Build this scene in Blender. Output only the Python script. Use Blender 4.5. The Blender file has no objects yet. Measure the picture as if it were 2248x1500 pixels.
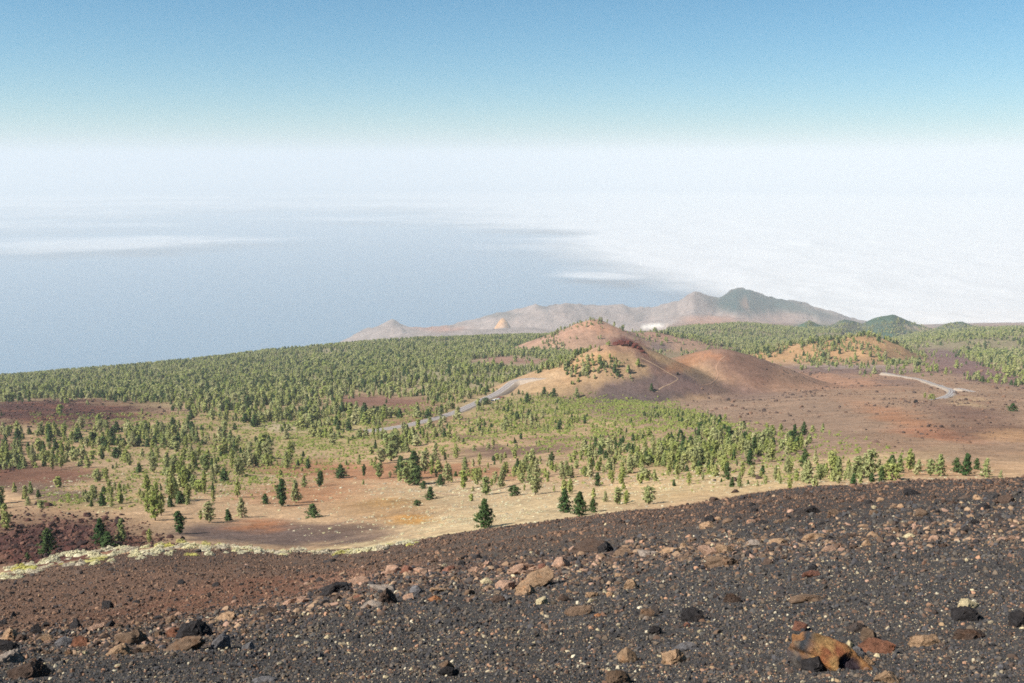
import bpy, bmesh, math, random
import numpy as np
from mathutils import Vector, Matrix

random.seed(7)
RNG = np.random.default_rng(11)
SC = bpy.context.scene

# ------------------------------------------------------------------ camera, sky, sun, exposure
PITCH = math.radians(10.37)
FPX = 2185.0                      # focal length on the 2248 px wide photograph
CP, SP = math.cos(PITCH), math.sin(PITCH)
cam_d = bpy.data.cameras.new('camera')
cam_d.sensor_width = 36.0
cam_d.lens = 36.0 * FPX / 2248.0
cam_d.clip_start = 0.1
cam_d.clip_end = 400000.0
cam = bpy.data.objects.new('camera', cam_d)
cam.location = (0, 0, 0)
cam.rotation_euler = (math.pi / 2 - PITCH, 0, 0)
SC.collection.objects.link(cam)
SC.camera = cam

SUN_ELEV = math.radians(43)
SUN_AZ = math.radians(-110)       # bearing from +Y, clockwise: left and a little behind the camera
world = bpy.data.worlds.new('World')
SC.world = world
world.use_nodes = True
nt = world.node_tree
sky = nt.nodes.new('ShaderNodeTexSky')
sky.sky_type = 'NISHITA'
sky.sun_disc = False
sky.sun_elevation = SUN_ELEV
sky.sun_rotation = SUN_AZ
sky.altitude = 1900
sky.air_density = 1.0
sky.dust_density = 0.7
sky.ozone_density = 6.0
bg = nt.nodes['Background']
film = nt.nodes.new('ShaderNodeHueSaturation')          # the film's cyan leaning blues
film.inputs['Hue'].default_value = 0.486
film.inputs['Saturation'].default_value = 1.16
nt.links.new(sky.outputs[0], film.inputs['Color'])
warm = nt.nodes.new('ShaderNodeVectorMath'); warm.operation = 'MULTIPLY'
warm.inputs[1].default_value = (0.83, 0.95, 0.915)
nt.links.new(film.outputs[0], warm.inputs[0])
nt.links.new(warm.outputs[0], bg.inputs[0])
bg.inputs[1].default_value = 0.053

sun_d = bpy.data.lights.new('sun', 'SUN')
sun_d.energy = 4.2
sun_d.angle = math.radians(0.5)
sun_d.color = (1.0, 0.955, 0.88)
sun = bpy.data.objects.new('sun', sun_d)
to_sun = Vector((math.sin(SUN_AZ) * math.cos(SUN_ELEV), math.cos(SUN_AZ) * math.cos(SUN_ELEV), math.sin(SUN_ELEV)))
sun.rotation_euler = to_sun.to_track_quat('Z', 'Y').to_euler()
sun.location = (-50, -30, 80)
SC.collection.objects.link(sun)

SC.view_settings.view_transform = 'Standard'
SC.view_settings.look = 'None'
SC.view_settings.exposure = 1.22
SC.view_settings.gamma = 1.0
SC.view_settings.use_curve_mapping = False
SC.cycles.use_denoising = False
SC.cycles.filter_width = 1.7
SC.cycles.max_bounces = 4
SC.cycles.diffuse_bounces = 2
SC.cycles.glossy_bounces = 1
SC.cycles.volume_bounces = 2
SC.cycles.transparent_max_bounces = 8
SC.cycles.caustics_reflective = False
SC.cycles.caustics_refractive = False

HAZE_DENSITY = 5.4e-5
HAZE_COLOR = (0.745, 0.782, 0.81, 1)

# ------------------------------------------------------------------ small helpers
COL = SC.collection.objects


def lin(c):
    """display colour (0-255) -> linear"""
    a = np.asarray(c, float) / 255.0
    return np.where(a <= 0.04045, a / 12.92, ((a + 0.055) / 1.055) ** 2.4)


ALB = 0.60                        # display colour of sunlit ground -> albedo


def alb(c):
    return tuple(float(v) for v in lin(c) * ALB)


def hash2(ix, iy, seed):
    h = (ix.astype(np.int64) * 374761393 + iy.astype(np.int64) * 668265263 + seed * 1442695041) & 0xFFFFFFFF
    h = ((h ^ (h >> 13)) * 1274126177) & 0xFFFFFFFF
    h = (h ^ (h >> 16)) & 0xFFFFFFFF
    return h / 4294967295.0


def vnoise(x, y, seed=0):
    ix = np.floor(x); iy = np.floor(y)
    fx = x - ix; fy = y - iy
    fx = fx * fx * (3 - 2 * fx); fy = fy * fy * (3 - 2 * fy)
    a = hash2(ix, iy, seed); b = hash2(ix + 1, iy, seed)
    c = hash2(ix, iy + 1, seed); d = hash2(ix + 1, iy + 1, seed)
    return (a + (b - a) * fx) * (1 - fy) + (c + (d - c) * fx) * fy


def fbm(x, y, octv=4, seed=0):
    s = np.zeros_like(x, dtype=float); a = 0.5; tot = 0
    for o in range(octv):
        s += a * (vnoise(x, y, seed + o * 17) * 2 - 1); tot += a
        x, y = x * 1.9 + y * 0.55 + 13.1, y * 1.9 - x * 0.55 + 7.7
        a *= 0.5
    return s / tot


def ridged(x, y, octv=4, seed=0):
    s = np.zeros_like(x, dtype=float); a = 0.5; tot = 0
    for o in range(octv):
        s += a * (1 - np.abs(vnoise(x, y, seed + o * 17) * 2 - 1)); tot += a
        x, y = x * 1.9 + y * 0.55 + 3.1, y * 1.9 - x * 0.55 + 9.7
        a *= 0.5
    return s / tot


def hash3(ix, iy, iz, seed):
    return hash2(ix + iz * 7919, iy - iz * 104729, seed)


def vnoise3(p, seed=0):
    i = np.floor(p); f = p - i; f = f * f * (3 - 2 * f)
    r = 0
    for dx in (0, 1):
        for dy in (0, 1):
            for dz in (0, 1):
                w = (f[:, 0] if dx else 1 - f[:, 0]) * (f[:, 1] if dy else 1 - f[:, 1]) * (f[:, 2] if dz else 1 - f[:, 2])
                r = r + w * hash3(i[:, 0] + dx, i[:, 1] + dy, i[:, 2] + dz, seed)
    return r * 2 - 1


def fbm3(p, octv=3, seed=0):
    s = 0; a = 0.5; tot = 0
    for o in range(octv):
        s = s + a * vnoise3(p, seed + o * 31); tot += a; p = p * 2.03 + 5.1; a *= 0.5
    return s / tot


def tag(o, label=None, cat=None, group=None, kind=None):
    if label: o['label'] = label
    if cat: o['category'] = cat
    if group: o['group'] = group
    if kind: o['kind'] = kind
    return o


def mesh_np(name, verts, faces, smooth=True, mat=None, cols=None, uvname='Col'):
    me = bpy.data.meshes.new(name)
    verts = np.asarray(verts, np.float32)
    faces = np.asarray(faces, np.int32)
    k = faces.shape[1]
    me.vertices.add(len(verts)); me.vertices.foreach_set('co', verts.ravel())
    me.loops.add(faces.size); me.loops.foreach_set('vertex_index', faces.ravel())
    me.polygons.add(len(faces)); me.polygons.foreach_set('loop_start', np.arange(0, faces.size, k, dtype=np.int32))
    if smooth: me.polygons.foreach_set('use_smooth', np.ones(len(faces), bool))
    me.update(calc_edges=True)
    if cols is not None:
        at = me.color_attributes.new(uvname, 'FLOAT_COLOR', 'POINT')
        c4 = np.ones((len(verts), 4), np.float32); c4[:, :cols.shape[1]] = cols
        at.data.foreach_set('color', c4.ravel())
    if mat: me.materials.append(mat)
    return me


def add(name, me, parent=None, loc=(0, 0, 0), rot=(0, 0, 0), scale=(1, 1, 1)):
    o = bpy.data.objects.new(name, me)
    COL.link(o)
    o.location = loc; o.rotation_euler = rot; o.scale = scale
    if parent: o.parent = parent
    return o


# ------------------------------------------------------------------ materials
def new_mat(name, rough=0.9, spec=0.15):
    m = bpy.data.materials.new(name); m.use_nodes = True
    t = m.node_tree; b = t.nodes['Principled BSDF']
    b.inputs['Roughness'].default_value = rough
    b.inputs['Specular IOR Level'].default_value = spec
    return m, t, b


def N(t, kind, **kw):
    n = t.nodes.new(kind)
    for k, v in kw.items():
        if k.startswith('i_'): n.inputs[k[2:].replace('_', ' ')].default_value = v
        else: setattr(n, k, v)
    return n


def noise_node(t, scale, detail=4, rough=0.6, coord=None):
    n = N(t, 'ShaderNodeTexNoise'); n.inputs['Scale'].default_value = scale
    n.inputs['Detail'].default_value = detail; n.inputs['Roughness'].default_value = rough
    if coord is not None: t.links.new(coord, n.inputs['Vector'])
    return n


def mapr(t, src, a, b, c, d):
    n = N(t, 'ShaderNodeMapRange'); t.links.new(src, n.inputs[0])
    for i, v in enumerate((a, b, c, d)): n.inputs[i + 1].default_value = v
    return n.outputs[0]


def math_n(t, op, a, b):
    n = N(t, 'ShaderNodeMath', operation=op)
    for i, v in enumerate((a, b)):
        if isinstance(v, (int, float)): n.inputs[i].default_value = v
        else: t.links.new(v, n.inputs[i])
    return n.outputs[0]


def scale_col(t, col, fac):
    n = N(t, 'ShaderNodeVectorMath', operation='SCALE')
    t.links.new(col, n.inputs[0])
    if isinstance(fac, (int, float)): n.inputs['Scale'].default_value = fac
    else: t.links.new(fac, n.inputs['Scale'])
    return n.outputs[0]


def mix_col(t, fac, a, b):
    n = N(t, 'ShaderNodeMix', data_type='RGBA')
    if isinstance(fac, (int, float)): n.inputs[0].default_value = fac
    else: t.links.new(fac, n.inputs[0])
    for i, v in ((6, a), (7, b)):
        if isinstance(v, (tuple, list)): n.inputs[i].default_value = (*v[:3], 1)
        else: t.links.new(v, n.inputs[i])
    return n.outputs[2]


def ground_material(name, scales, amp, bumps):
    """vertex colour broken up by noises of several sizes, with matching relief"""
    m, t, b = new_mat(name, 0.95, 0.08)
    at = N(t, 'ShaderNodeVertexColor'); at.layer_name = 'Col'
    geo = N(t, 'ShaderNodeNewGeometry')
    col = at.outputs[0]
    for sc, a in zip(scales, amp):
        n = noise_node(t, sc, 3, 0.65, geo.outputs['Position'])
        f = mapr(t, n.outputs[0], 0.28, 0.72, 1 - a, 1 + a)
        col = scale_col(t, col, f)
    # slight hue drift between grey and rust
    n = noise_node(t, scales[0] * 1.7, 4, 0.7, geo.outputs['Position'])
    f = mapr(t, n.outputs[0], 0.5, 0.75, 0.0, 0.35)
    tint = N(t, 'ShaderNodeVectorMath', operation='MULTIPLY')
    t.links.new(col, tint.inputs[0]); tint.inputs[1].default_value = (1.15, 0.96, 0.82)
    col = mix_col(t, f, col, tint.outputs[0])
    t.links.new(col, b.inputs['Base Color'])
    prev = None
    for sc, dist in bumps:
        n = noise_node(t, sc, 4, 0.7, geo.outputs['Position'])
        bp = N(t, 'ShaderNodeBump'); bp.inputs['Strength'].default_value = 1.0
        bp.inputs['Distance'].default_value = dist
        t.links.new(n.outputs[0], bp.inputs['Height'])
        if prev: t.links.new(prev, bp.inputs['Normal'])
        prev = bp.outputs[0]
    t.links.new(prev, b.inputs['Normal'])
    return m


M_SLOPE = ground_material('cinder_slope', (0.6, 6.0, 32.0), (0.22, 0.35, 0.45), ((7.0, 0.07), (30.0, 0.02)))
M_PLAIN = ground_material('cinder_plain', (0.02, 0.12, 0.6), (0.18, 0.22, 0.30), ((0.09, 1.2), (0.6, 0.35)))
M_MOUNT = ground_material('far_rock', (0.002, 0.008, 0.03), (0.15, 0.22, 0.25), ((0.006, 22.0), (0.03, 6.0)))


def rock_material(name, source):
    m, t, b = new_mat(name, 0.9, 0.12)
    if source == 'object':
        c0 = N(t, 'ShaderNodeObjectInfo').outputs['Color']
    elif source == 'vertex':
        a = N(t, 'ShaderNodeVertexColor'); a.layer_name = 'Col'; c0 = a.outputs[0]
    else:
        a = N(t, 'ShaderNodeAttribute', attribute_type='INSTANCER', attribute_name='tint'); c0 = a.outputs['Color']
    tc = N(t, 'ShaderNodeTexCoord')
    geo = N(t, 'ShaderNodeNewGeometry')
    if source == 'instance':
        t.links.new(c0, b.inputs['Base Color'])
        return m
    n1 = noise_node(t, 3.0, 5, 0.7, geo.outputs['Position'])
    n2 = noise_node(t, 11.0, 4, 0.7, geo.outputs['Position'])
    col = scale_col(t, c0, mapr(t, n2.outputs[0], 0.3, 0.7, 0.55, 1.4))
    dark = scale_col(t, c0, 0.45)
    col = mix_col(t, mapr(t, n1.outputs[0], 0.52, 0.66, 0.0, 0.8), col, dark)
    rust = N(t, 'ShaderNodeVectorMath', operation='MULTIPLY'); t.links.new(col, rust.inputs[0]); rust.inputs[1].default_value = (1.25, 0.97, 0.75)
    n3 = noise_node(t, 5.0, 3, 0.6, geo.outputs['Position'])
    col = mix_col(t, mapr(t, n3.outputs[0], 0.55, 0.72, 0.0, 0.7), col, rust.outputs[0])
    t.links.new(col, b.inputs['Base Color'])
    bp = N(t, 'ShaderNodeBump'); bp.inputs['Strength'].default_value = 1.0; bp.inputs['Distance'].default_value = 0.07
    n4 = noise_node(t, 16.0, 6, 0.78, geo.outputs['Position'])
    t.links.new(n4.outputs[0], bp.inputs['Height'])
    vo = N(t, 'ShaderNodeTexVoronoi'); vo.inputs['Scale'].default_value = 20.0; t.links.new(geo.outputs['Position'], vo.inputs['Vector'])
    bp2 = N(t, 'ShaderNodeBump'); bp2.inputs['Strength'].default_value = 0.45; bp2.inputs['Distance'].default_value = 0.02      # gas pits
    t.links.new(mapr(t, vo.outputs['Distance'], 0.0, 0.45, 0.0, 1.0), bp2.inputs['Height']); t.links.new(bp.outputs[0], bp2.inputs['Normal'])
    t.links.new(bp2.outputs[0], b.inputs['Normal'])
    return m


M_ROCK = rock_material('lava_rock', 'object')
M_ROCKV = rock_material('lava_bomb_rock', 'vertex')
M_STONE = rock_material('loose_stone', 'instance')


def foliage_material(name, c1, c2, dead=0.0):
    m, t, b = new_mat(name, 0.8, 0.1)
    oi = N(t, 'ShaderNodeObjectInfo')
    geo = N(t, 'ShaderNodeNewGeometry')
    col = mix_col(t, oi.outputs['Random'], c1, c2)
    n = noise_node(t, 1.3, 2, 0.6, geo.outputs['Position'])
    col = scale_col(t, col, mapr(t, n.outputs[0], 0.3, 0.7, 0.65, 1.35))
    t.links.new(col, b.inputs['Base Color'])
    tr = N(t, 'ShaderNodeBsdfTranslucent'); t.links.new(col, tr.inputs[0])
    mx = N(t, 'ShaderNodeMixShader'); mx.inputs[0].default_value = 0.35
    t.links.new(b.outputs[0], mx.inputs[1]); t.links.new(tr.outputs[0], mx.inputs[2])
    t.links.new(mx.outputs[0], t.nodes['Material Output'].inputs['Surface'])
    return m


M_PINE_LIGHT = foliage_material('pine_needles_light', alb((186, 198, 106)), alb((214, 214, 140)))
M_PINE_MID = foliage_material('pine_needles', alb((178, 192, 120)), alb((210, 208, 150)))
M_PINE_DARK = foliage_material('pine_needles_dark', alb((88, 120, 70)), alb((118, 138, 84)))
M_STRAW = foliage_material('straw_shrub', alb((255, 244, 192)), alb((250, 240, 208)))
M_YELLOW = foliage_material('yellow_shrub', alb((226, 216, 120)), alb((226, 216, 140)))
m, t, b = new_mat('pine_bark', 0.95, 0.05)
geo = N(t, 'ShaderNodeNewGeometry'); n = noise_node(t, 6.0, 4, 0.7, geo.outputs['Position'])
t.links.new(mix_col(t, n.outputs[0], (0.03, 0.018, 0.012), (0.11, 0.07, 0.05)), b.inputs['Base Color'])
M_BARK = m

# ------------------------------------------------------------------ terrain: knots of (forward distance, row of the photograph)
KN = {
    -300: [(9, 1505), (18, 1440), (32, 1400), (60, 1368), (100, 1330), (140, 1300), (175, 1308), (230, 1260), (300, 1190), (400, 1125), (500, 1075), (650, 1025), (800, 965), (1000, 915), (1400, 885), (2000, 852), (2500, 842), (3500, 905), (7000, 990), (12000, 1000)],
    0: [(9, 1500), (18, 1432), (30, 1388), (36, 1382), (60, 1350), (100, 1300), (145, 1258), (180, 1264), (230, 1232), (300, 1165), (400, 1110), (500, 1060), (650, 1010), (800, 950), (1000, 900), (1400, 868), (2000, 838), (2500, 825), (3500, 890), (7000, 965), (12000, 975)],
    300: [(9, 1500), (20, 1410), (32, 1372), (60, 1335), (100, 1280), (150, 1228), (185, 1197), (215, 1202), (250, 1187), (300, 1150), (380, 1100), (500, 1045), (650, 1000), (800, 960), (1000, 905), (1400, 862), (2000, 822), (2600, 799), (3500, 850), (7000, 960), (12000, 970)],
    600: [(9, 1500), (20, 1400), (31, 1340), (40, 1328), (60, 1310), (100, 1265), (150, 1226), (190, 1208), (225, 1206), (260, 1182), (320, 1132), (400, 1085), (500, 1045), (650, 1000), (800, 955), (1000, 900), (1400, 850), (2000, 805), (2800, 763), (3600, 800), (7000, 760), (12000, 900)],
    740: [(9, 1500), (19, 1400), (29, 1325), (38, 1300), (60, 1282), (100, 1250), (150, 1226), (190, 1217), (225, 1207), (260, 1180), (320, 1128), (400, 1080), (500, 1042), (650, 994), (800, 950), (1000, 898), (1400, 840), (2000, 792), (2900, 750), (3600, 790), (7000, 745), (12000, 900)],
    900: [(9, 1500), (18, 1400), (27, 1325), (36, 1278), (60, 1238), (100, 1207), (150, 1192), (200, 1184), (240, 1165), (300, 1122), (400, 1072), (500, 1035), (650, 985), (800, 938), (1000, 880), (1400, 826), (2000, 780), (3000, 738), (3800, 775), (7000, 735), (12000, 880)],
    1200: [(9, 1500), (16, 1400), (24, 1320), (35, 1262), (55, 1208), (80, 1172), (110, 1150), (138, 1142), (175, 1150), (240, 1127), (300, 1090), (400, 1048), (500, 1012), (650, 968), (800, 915), (1000, 862), (1200, 838), (1500, 808), (2000, 773), (3200, 730), (4000, 752), (7000, 728), (12000, 850)],
    1500: [(9, 1500), (15, 1400), (22, 1310), (32, 1240), (45, 1190), (65, 1147), (90, 1114), (110, 1104), (140, 1118), (200, 1112), (240, 1090), (300, 1058), (400, 1010), (500, 972), (650, 928), (800, 905), (1000, 884), (1200, 866), (1400, 843), (1600, 815), (1800, 790), (2100, 768), (3200, 734), (4500, 724), (7000, 722), (12000, 850)],
    1800: [(9, 1500), (14, 1400), (20, 1310), (28, 1230), (40, 1170), (55, 1118), (75, 1084), (95, 1071), (120, 1086), (180, 1086), (240, 1060), (300, 1020), (400, 970), (500, 935), (650, 902), (800, 880), (1000, 861), (1200, 843), (1400, 822), (1600, 798), (2000, 772), (3000, 750), (4500, 740), (7000, 726), (12000, 860)],
    2100: [(9, 1500), (13, 1400), (18, 1310), (25, 1220), (35, 1150), (50, 1093), (68, 1060), (85, 1050), (110, 1066), (170, 1074), (240, 1046), (300, 1005), (400, 960), (500, 925), (650, 895), (800, 872), (1000, 848), (1400, 808), (2000, 778), (3000, 758), (4500, 756), (7000, 800), (12000, 900)],
    2400: [(9, 1500), (12.5, 1400), (17, 1310), (23, 1220), (32, 1148), (45, 1090), (60, 1055), (78, 1042), (100, 1058), (160, 1070), (240, 1040), (300, 1000), (400, 955), (500, 925), (650, 895), (800, 875), (1000, 855), (1400, 815), (2000, 785), (3000, 765), (4500, 770), (7000, 830), (12000, 920)],
}


def m_of_py(py):
    return -np.tan(PITCH - np.arctan((750.0 - np.asarray(py, float)) / FPX))


LY = np.linspace(math.log(6.0), math.log(30000.0), 900)
cols_px = np.array(sorted(KN))
TAB = []
for px in cols_px:
    Y = np.array([k[0] for k in KN[px]], float); P = np.array([k[1] for k in KN[px]], float)
    mm = m_of_py(P)
    TAB.append(np.interp(LY, np.log(Y), mm))
TAB = np.array(TAB)


def gauss_blur(a, sig, axis):
    r = int(sig * 3) + 1
    k = np.exp(-0.5 * (np.arange(-r, r + 1) / sig) ** 2); k /= k.sum()
    pad = [(0, 0)] * a.ndim; pad[axis] = (r, r)
    ap = np.pad(a, pad, mode='edge')
    return np.apply_along_axis(lambda v: np.convolve(v, k, 'valid'), axis, ap)


US = np.linspace(-0.70, 0.62, 300)
u_cols = (cols_px - 1124) / FPX * 1.03
TAB = np.array([np.interp(US, u_cols, TAB[:, j]) for j in range(len(LY))]).T     # (u, logY)
TAB = gauss_blur(TAB, 9, 1)
TAB = gauss_blur(TAB, 8, 0)


def base_height(x, y):
    th = np.arctan2(x, y); r = np.hypot(x, y)
    thc = np.clip(th, math.atan(US[0]), math.atan(US[-1]))
    u = np.tan(thc); Y = np.maximum(r * np.cos(thc), 1e-6)
    fu = (u - US[0]) / (US[1] - US[0]); iu = np.clip(fu.astype(int), 0, len(US) - 2); fu = np.clip(fu - iu, 0, 1)
    fl = (np.log(np.maximum(Y, 9.0)) - LY[0]) / (LY[1] - LY[0]); il = np.clip(fl.astype(int), 0, len(LY) - 2); fl = np.clip(fl - il, 0, 1)
    mm = (TAB[iu, il] * (1 - fu) + TAB[iu + 1, il] * fu) * (1 - fl) + (TAB[iu, il + 1] * (1 - fu) + TAB[iu + 1, il + 1] * fu) * fl
    z = Y * mm
    z9 = 9.0 * mm
    near = np.clip(Y / 9.0, 0, 1)
    return np.where(Y < 9.0, -1.65 + (z9 + 1.65) * near, z)


def pt(px, py, Y):
    """world point at forward distance Y seen at this place of the photograph"""
    mz = float(m_of_py(py)); z = Y * mz
    return np.array([(px - 1124) / FPX * (Y * CP - z * SP), Y, z])


def smax(a, b, k):
    h = np.clip(0.5 + 0.5 * (a - b) / k, 0, 1)
    return b * (1 - h) + a * h + k * h * (1 - h)


def cone(x, y, c, zpk, slope, ax=1.0, rot=0.0, top=6.0):
    dx = x - c[0]; dy = y - c[1]
    ca, sa = math.cos(rot), math.sin(rot)
    d = np.hypot((dx * ca + dy * sa) / ax, -dx * sa + dy * ca)
    return zpk + top * slope - slope * np.sqrt(d * d + top * top)


def ridge(x, y, Y0, pts, slope, top):
    u = x / np.maximum(y, 1.0)
    P = np.array(pts, float)
    W = np.array([pt(a, b_, Y0) for a, b_ in P])
    uu = W[:, 0] / W[:, 1]
    zs = np.interp(u, uu, W[:, 2], left=-4000, right=-4000)
    d = y - Y0
    return zs + top * slope - slope * np.sqrt(d * d + top * top)


def rill(x, y, c, seed):
    """erosion gullies running down from a summit"""
    a = np.arctan2(x - c[0], y - c[1]); d = np.hypot(x - c[0], y - c[1])
    return 1.7 * (ridged(a * 6.0 + 40, d / 60.0, 3, 600 + seed) - 0.6) * np.clip((d - 12) / 40, 0, 1)


def feature_height(x, y, z):
    """cinder cones and hills standing on the base surface; also returns which hill"""
    idx = np.zeros(x.shape, np.int8)
    sel = (y > 700)
    X = x[sel]; Yv = y[sel]; Z = z[sel].copy(); I = np.zeros(X.shape, np.int8)

    def put(h, k, ident):
        nonlocal Z
        hot = h > Z + 1.0
        I[hot] = ident
        Z = smax(h, Z, k)
    w = fbm(X / 45.0, Yv / 45.0, 3, 5)
    # nearest pine-dotted cone with the red summit
    c = pt(1380, 748, 1090)
    h = cone(X, Yv, c, c[2], 0.46, 1.0, 0, 3)
    c2 = pt(1335, 757, 1075); h = smax(h, cone(X, Yv, c2, c2[2], 0.48, 1.0, 0.1, 6), 4)
    c2 = pt(1262, 798, 1062); h = smax(h, cone(X, Yv, c2, c2[2], 0.46, 1.1, 0.2, 12), 6)
    c2 = pt(1440, 808, 1095); h = smax(h, cone(X, Yv, c2, c2[2], 0.42, 1.0, 0, 8), 6)
    h = h + rill(X, Yv, pt(1380, 748, 1090), 1)
    put(h + 1.6 * w, 5, 1)
    # bare brown cone with the breached crater
    c = pt(1575, 767, 1150)
    h = cone(X, Yv, c, c[2], 0.46, 1.2, 0, 22)
    c2 = pt(1520, 784, 1150); h = smax(h, cone(X, Yv, c2, c2[2], 0.42, 1.0, 0.5, 8), 5)
    cc = pt(1530, 812, 1105); d = np.hypot((X - cc[0]) / 17.0, (Yv - cc[1]) / 42.0)
    h = h - 12.0 * np.exp(-d * d) + rill(X, Yv, pt(1575, 767, 1150), 2)
    put(h + 1.2 * w, 6, 2)
    # orange cone behind
    c = pt(1305, 704, 2100)
    h = cone(X, Yv, c, c[2], 0.44, 1.05, 0, 14)
    c2 = pt(1430, 732, 2130); h = smax(h, cone(X, Yv, c2, c2[2], 0.36, 1.5, 0, 22), 10)
    h = h + 1.6 * rill(X, Yv, pt(1305, 704, 2100), 3)
    put(h + 3.0 * w, 8, 3)
    # pine-covered hill on the right
    h = ridge(X, Yv, 1720, [(1600, 790), (1680, 772), (1760, 757), (1850, 744), (1900, 740), (1945, 750), (1985, 768), (2020, 788), (2060, 812)], 0.28, 60)
    put(h + 3.0 * w, 8, 4)
    h = ridge(X, Yv, 2350, [(1960, 785), (2020, 768), (2080, 760), (2140, 752), (2200, 748), (2260, 746), (2420, 744)], 0.16, 90)
    put(h + 5.0 * w, 10, 5)
    h = ridge(X, Yv, 3100, [(1460, 745), (1530, 735), (1620, 728), (1700, 735), (1760, 744), (1850, 745)], 0.16, 120)
    put(h + 6.0 * w, 12, 5)
    # blue-green hills on the right skyline
    w2 = fbm(X / 260.0, Yv / 260.0, 4, 9)
    h = ridge(X, Yv, 4300, [(1640, 742), (1730, 728), (1775, 704), (1812, 720), (1852, 703), (1892, 714), (1925, 700), (1962, 690), (2000, 706), (2050, 724), (2078, 710), (2112, 705), (2150, 718), (2200, 730), (2248, 738), (2420, 748)], 0.30, 70)
    put(h + 22.0 * w2, 15, 6)
    # distant mountains of the headland
    w3 = fbm(X / 700.0, Yv / 700.0, 5, 21); w4 = ridged(X / 420.0, Yv / 420.0, 4, 33) - 0.6
    h = ridge(X, Yv, 9600, [(660, 800), (740, 765), (790, 738), (862, 712), (895, 718), (952, 712), (1000, 708), (1060, 694), (1110, 684), (1160, 673), (1240, 661), (1290, 668), (1350, 672), (1430, 676), (1490, 662), (1524, 638), (1552, 648), (1576, 655), (1618, 634), (1660, 645), (1700, 656), (1750, 663), (1800, 679), (1850, 700), (1950, 728), (2050, 760)], 0.36, 180)
    put(h + 50.0 * w3 + 120.0 * w4, 30, 7)
    h = ridge(X, Yv, 8450, [(1300, 735), (1400, 716), (1460, 706), (1520, 692), (1570, 697), (1620, 706), (1660, 718), (1720, 735)], 0.34, 160)
    put(h + 30.0 * w3 + 50.0 * w4, 30, 7)
    c = pt(1104, 692, 8700); h = cone(X, Yv, c, c[2] + 14, 1.6, 0.85, 0, 12)
    put(h + 12 * w4, 10, 8)
    h = ridge(X, Yv, 7600, [(740, 790), (800, 760), (880, 738), (960, 730), (1040, 727), (1130, 725), (1250, 728)], 0.25, 160)
    put(h + 26.0 * w3 + 40.0 * w4, 30, 7)
    z = z.copy(); z[sel] = Z; idx[sel] = I
    return z, idx


FG_EDGE = 215.0                   # the near slope ends about here


def edge_range(th):
    """range at which the near slope rolls over, by bearing"""
    px = 1124 + FPX * np.tan(np.clip(th, -0.6, 0.6))
    return np.interp(px, [-300, 0, 300, 600, 740, 900, 1050, 1200, 1500, 1800, 2100, 2400], [165, 170, 205, 205, 208, 190, 175, 158, 125, 112, 106, 100]) / np.cos(np.clip(th, -0.6, 0.6))


def lava_mask(x, y, px, py):
    wx = px + 45 * fbm(x / 40.0, y / 40.0, 3, 71); wy = py + 14 * fbm(x / 40.0, y / 40.0, 3, 72)

    def e(cx, cy, rx, ry, rot=0.0):
        dx = wx - cx; dy = wy - cy
        return np.clip(1.6 - 1.6 * np.hypot((dx + dy * rot) / rx, dy / ry), 0, 1)
    k = np.maximum(e(130, 1200, 270, 90), e(120, 906, 290, 40))
    k = np.maximum(k, e(-60, 1000, 130, 80))
    k = np.maximum(k, e(2130, 940, 150, 42) * 0.0)
    return k * np.clip((np.hypot(x, y) - edge_range(np.arctan2(x, y))) / 12.0, 0, 1)


def project(x, y, z):
    d = np.maximum(y * CP - z * SP, 0.01)
    return 1124 + FPX * x / d, 750 - FPX * (y * SP + z * CP) / d


# polar grid
th_f = np.radians(np.linspace(-33, 33, 641))
th_l = np.radians(np.linspace(-180, -33, 40))[:-1]; th_r = np.radians(np.linspace(33, 180, 40))[1:]
TH = np.concatenate([th_l, th_f, th_r])
RR = np.concatenate([np.exp(np.linspace(math.log(0.5), math.log(7.5), 22))[:-1],
                     np.exp(np.linspace(math.log(7.5), math.log(330), 420))[:-1],
                     np.exp(np.linspace(math.log(330), math.log(3400), 330))[:-1],
                     np.exp(np.linspace(math.log(3400), math.log(21000), 190))])
T2, R2 = np.meshgrid(TH, RR, indexing='ij')
GX = R2 * np.sin(T2); GY = R2 * np.cos(T2)
GZ = base_height(GX, GY)
GZ, GID = feature_height(GX, GY, GZ)
gpx, gpy = project(GX, GY, GZ)
fwd = np.where(GY > 5, GY, 5)
lava = lava_mask(GX, GY, gpx, gpy) * (np.abs(T2) < 0.7)
far = np.clip((R2 - 230) / 120.0, 0, 1)
near_amp = 1 - far
GZ += near_amp * (0.05 * fbm(GX / 0.9, GY / 0.9, 3, 41) + 0.22 * fbm(GX / 4.5, GY / 4.5, 3, 43)) * np.clip(R2 / 12, 0.2, 1)
GZ += near_amp * np.clip((R2 - 30) / 60, 0, 1) * 0.9 * fbm(GX / 22.0, GY / 22.0, 3, 44)
GZ += far * np.clip(R2 / 600, 0.4, 1.2) * (2.2 * fbm(GX / 95.0, GY / 95.0, 3, 45) + 0.5 * fbm(GX / 16.0, GY / 16.0, 2, 46))
GZ += lava * (1.9 * (ridged(GX / 13.0, GY / 13.0, 4, 51) - 0.55) + 1.4 * (ridged(GX / 5.0, GY / 5.0, 3, 52) - 0.55))
SEA_Z = -2000.0
GZ = np.maximum(GZ, SEA_Z - 3.0)
gpx, gpy = project(GX, GY, GZ)
# running skyline of every bearing, to tell what can be seen
GM = np.where(GY > 1, GZ / np.maximum(GY, 1), -9)
GMAX = np.maximum.accumulate(GM, axis=1)
I0, I1 = len(th_l), len(th_l) + 640


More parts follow.
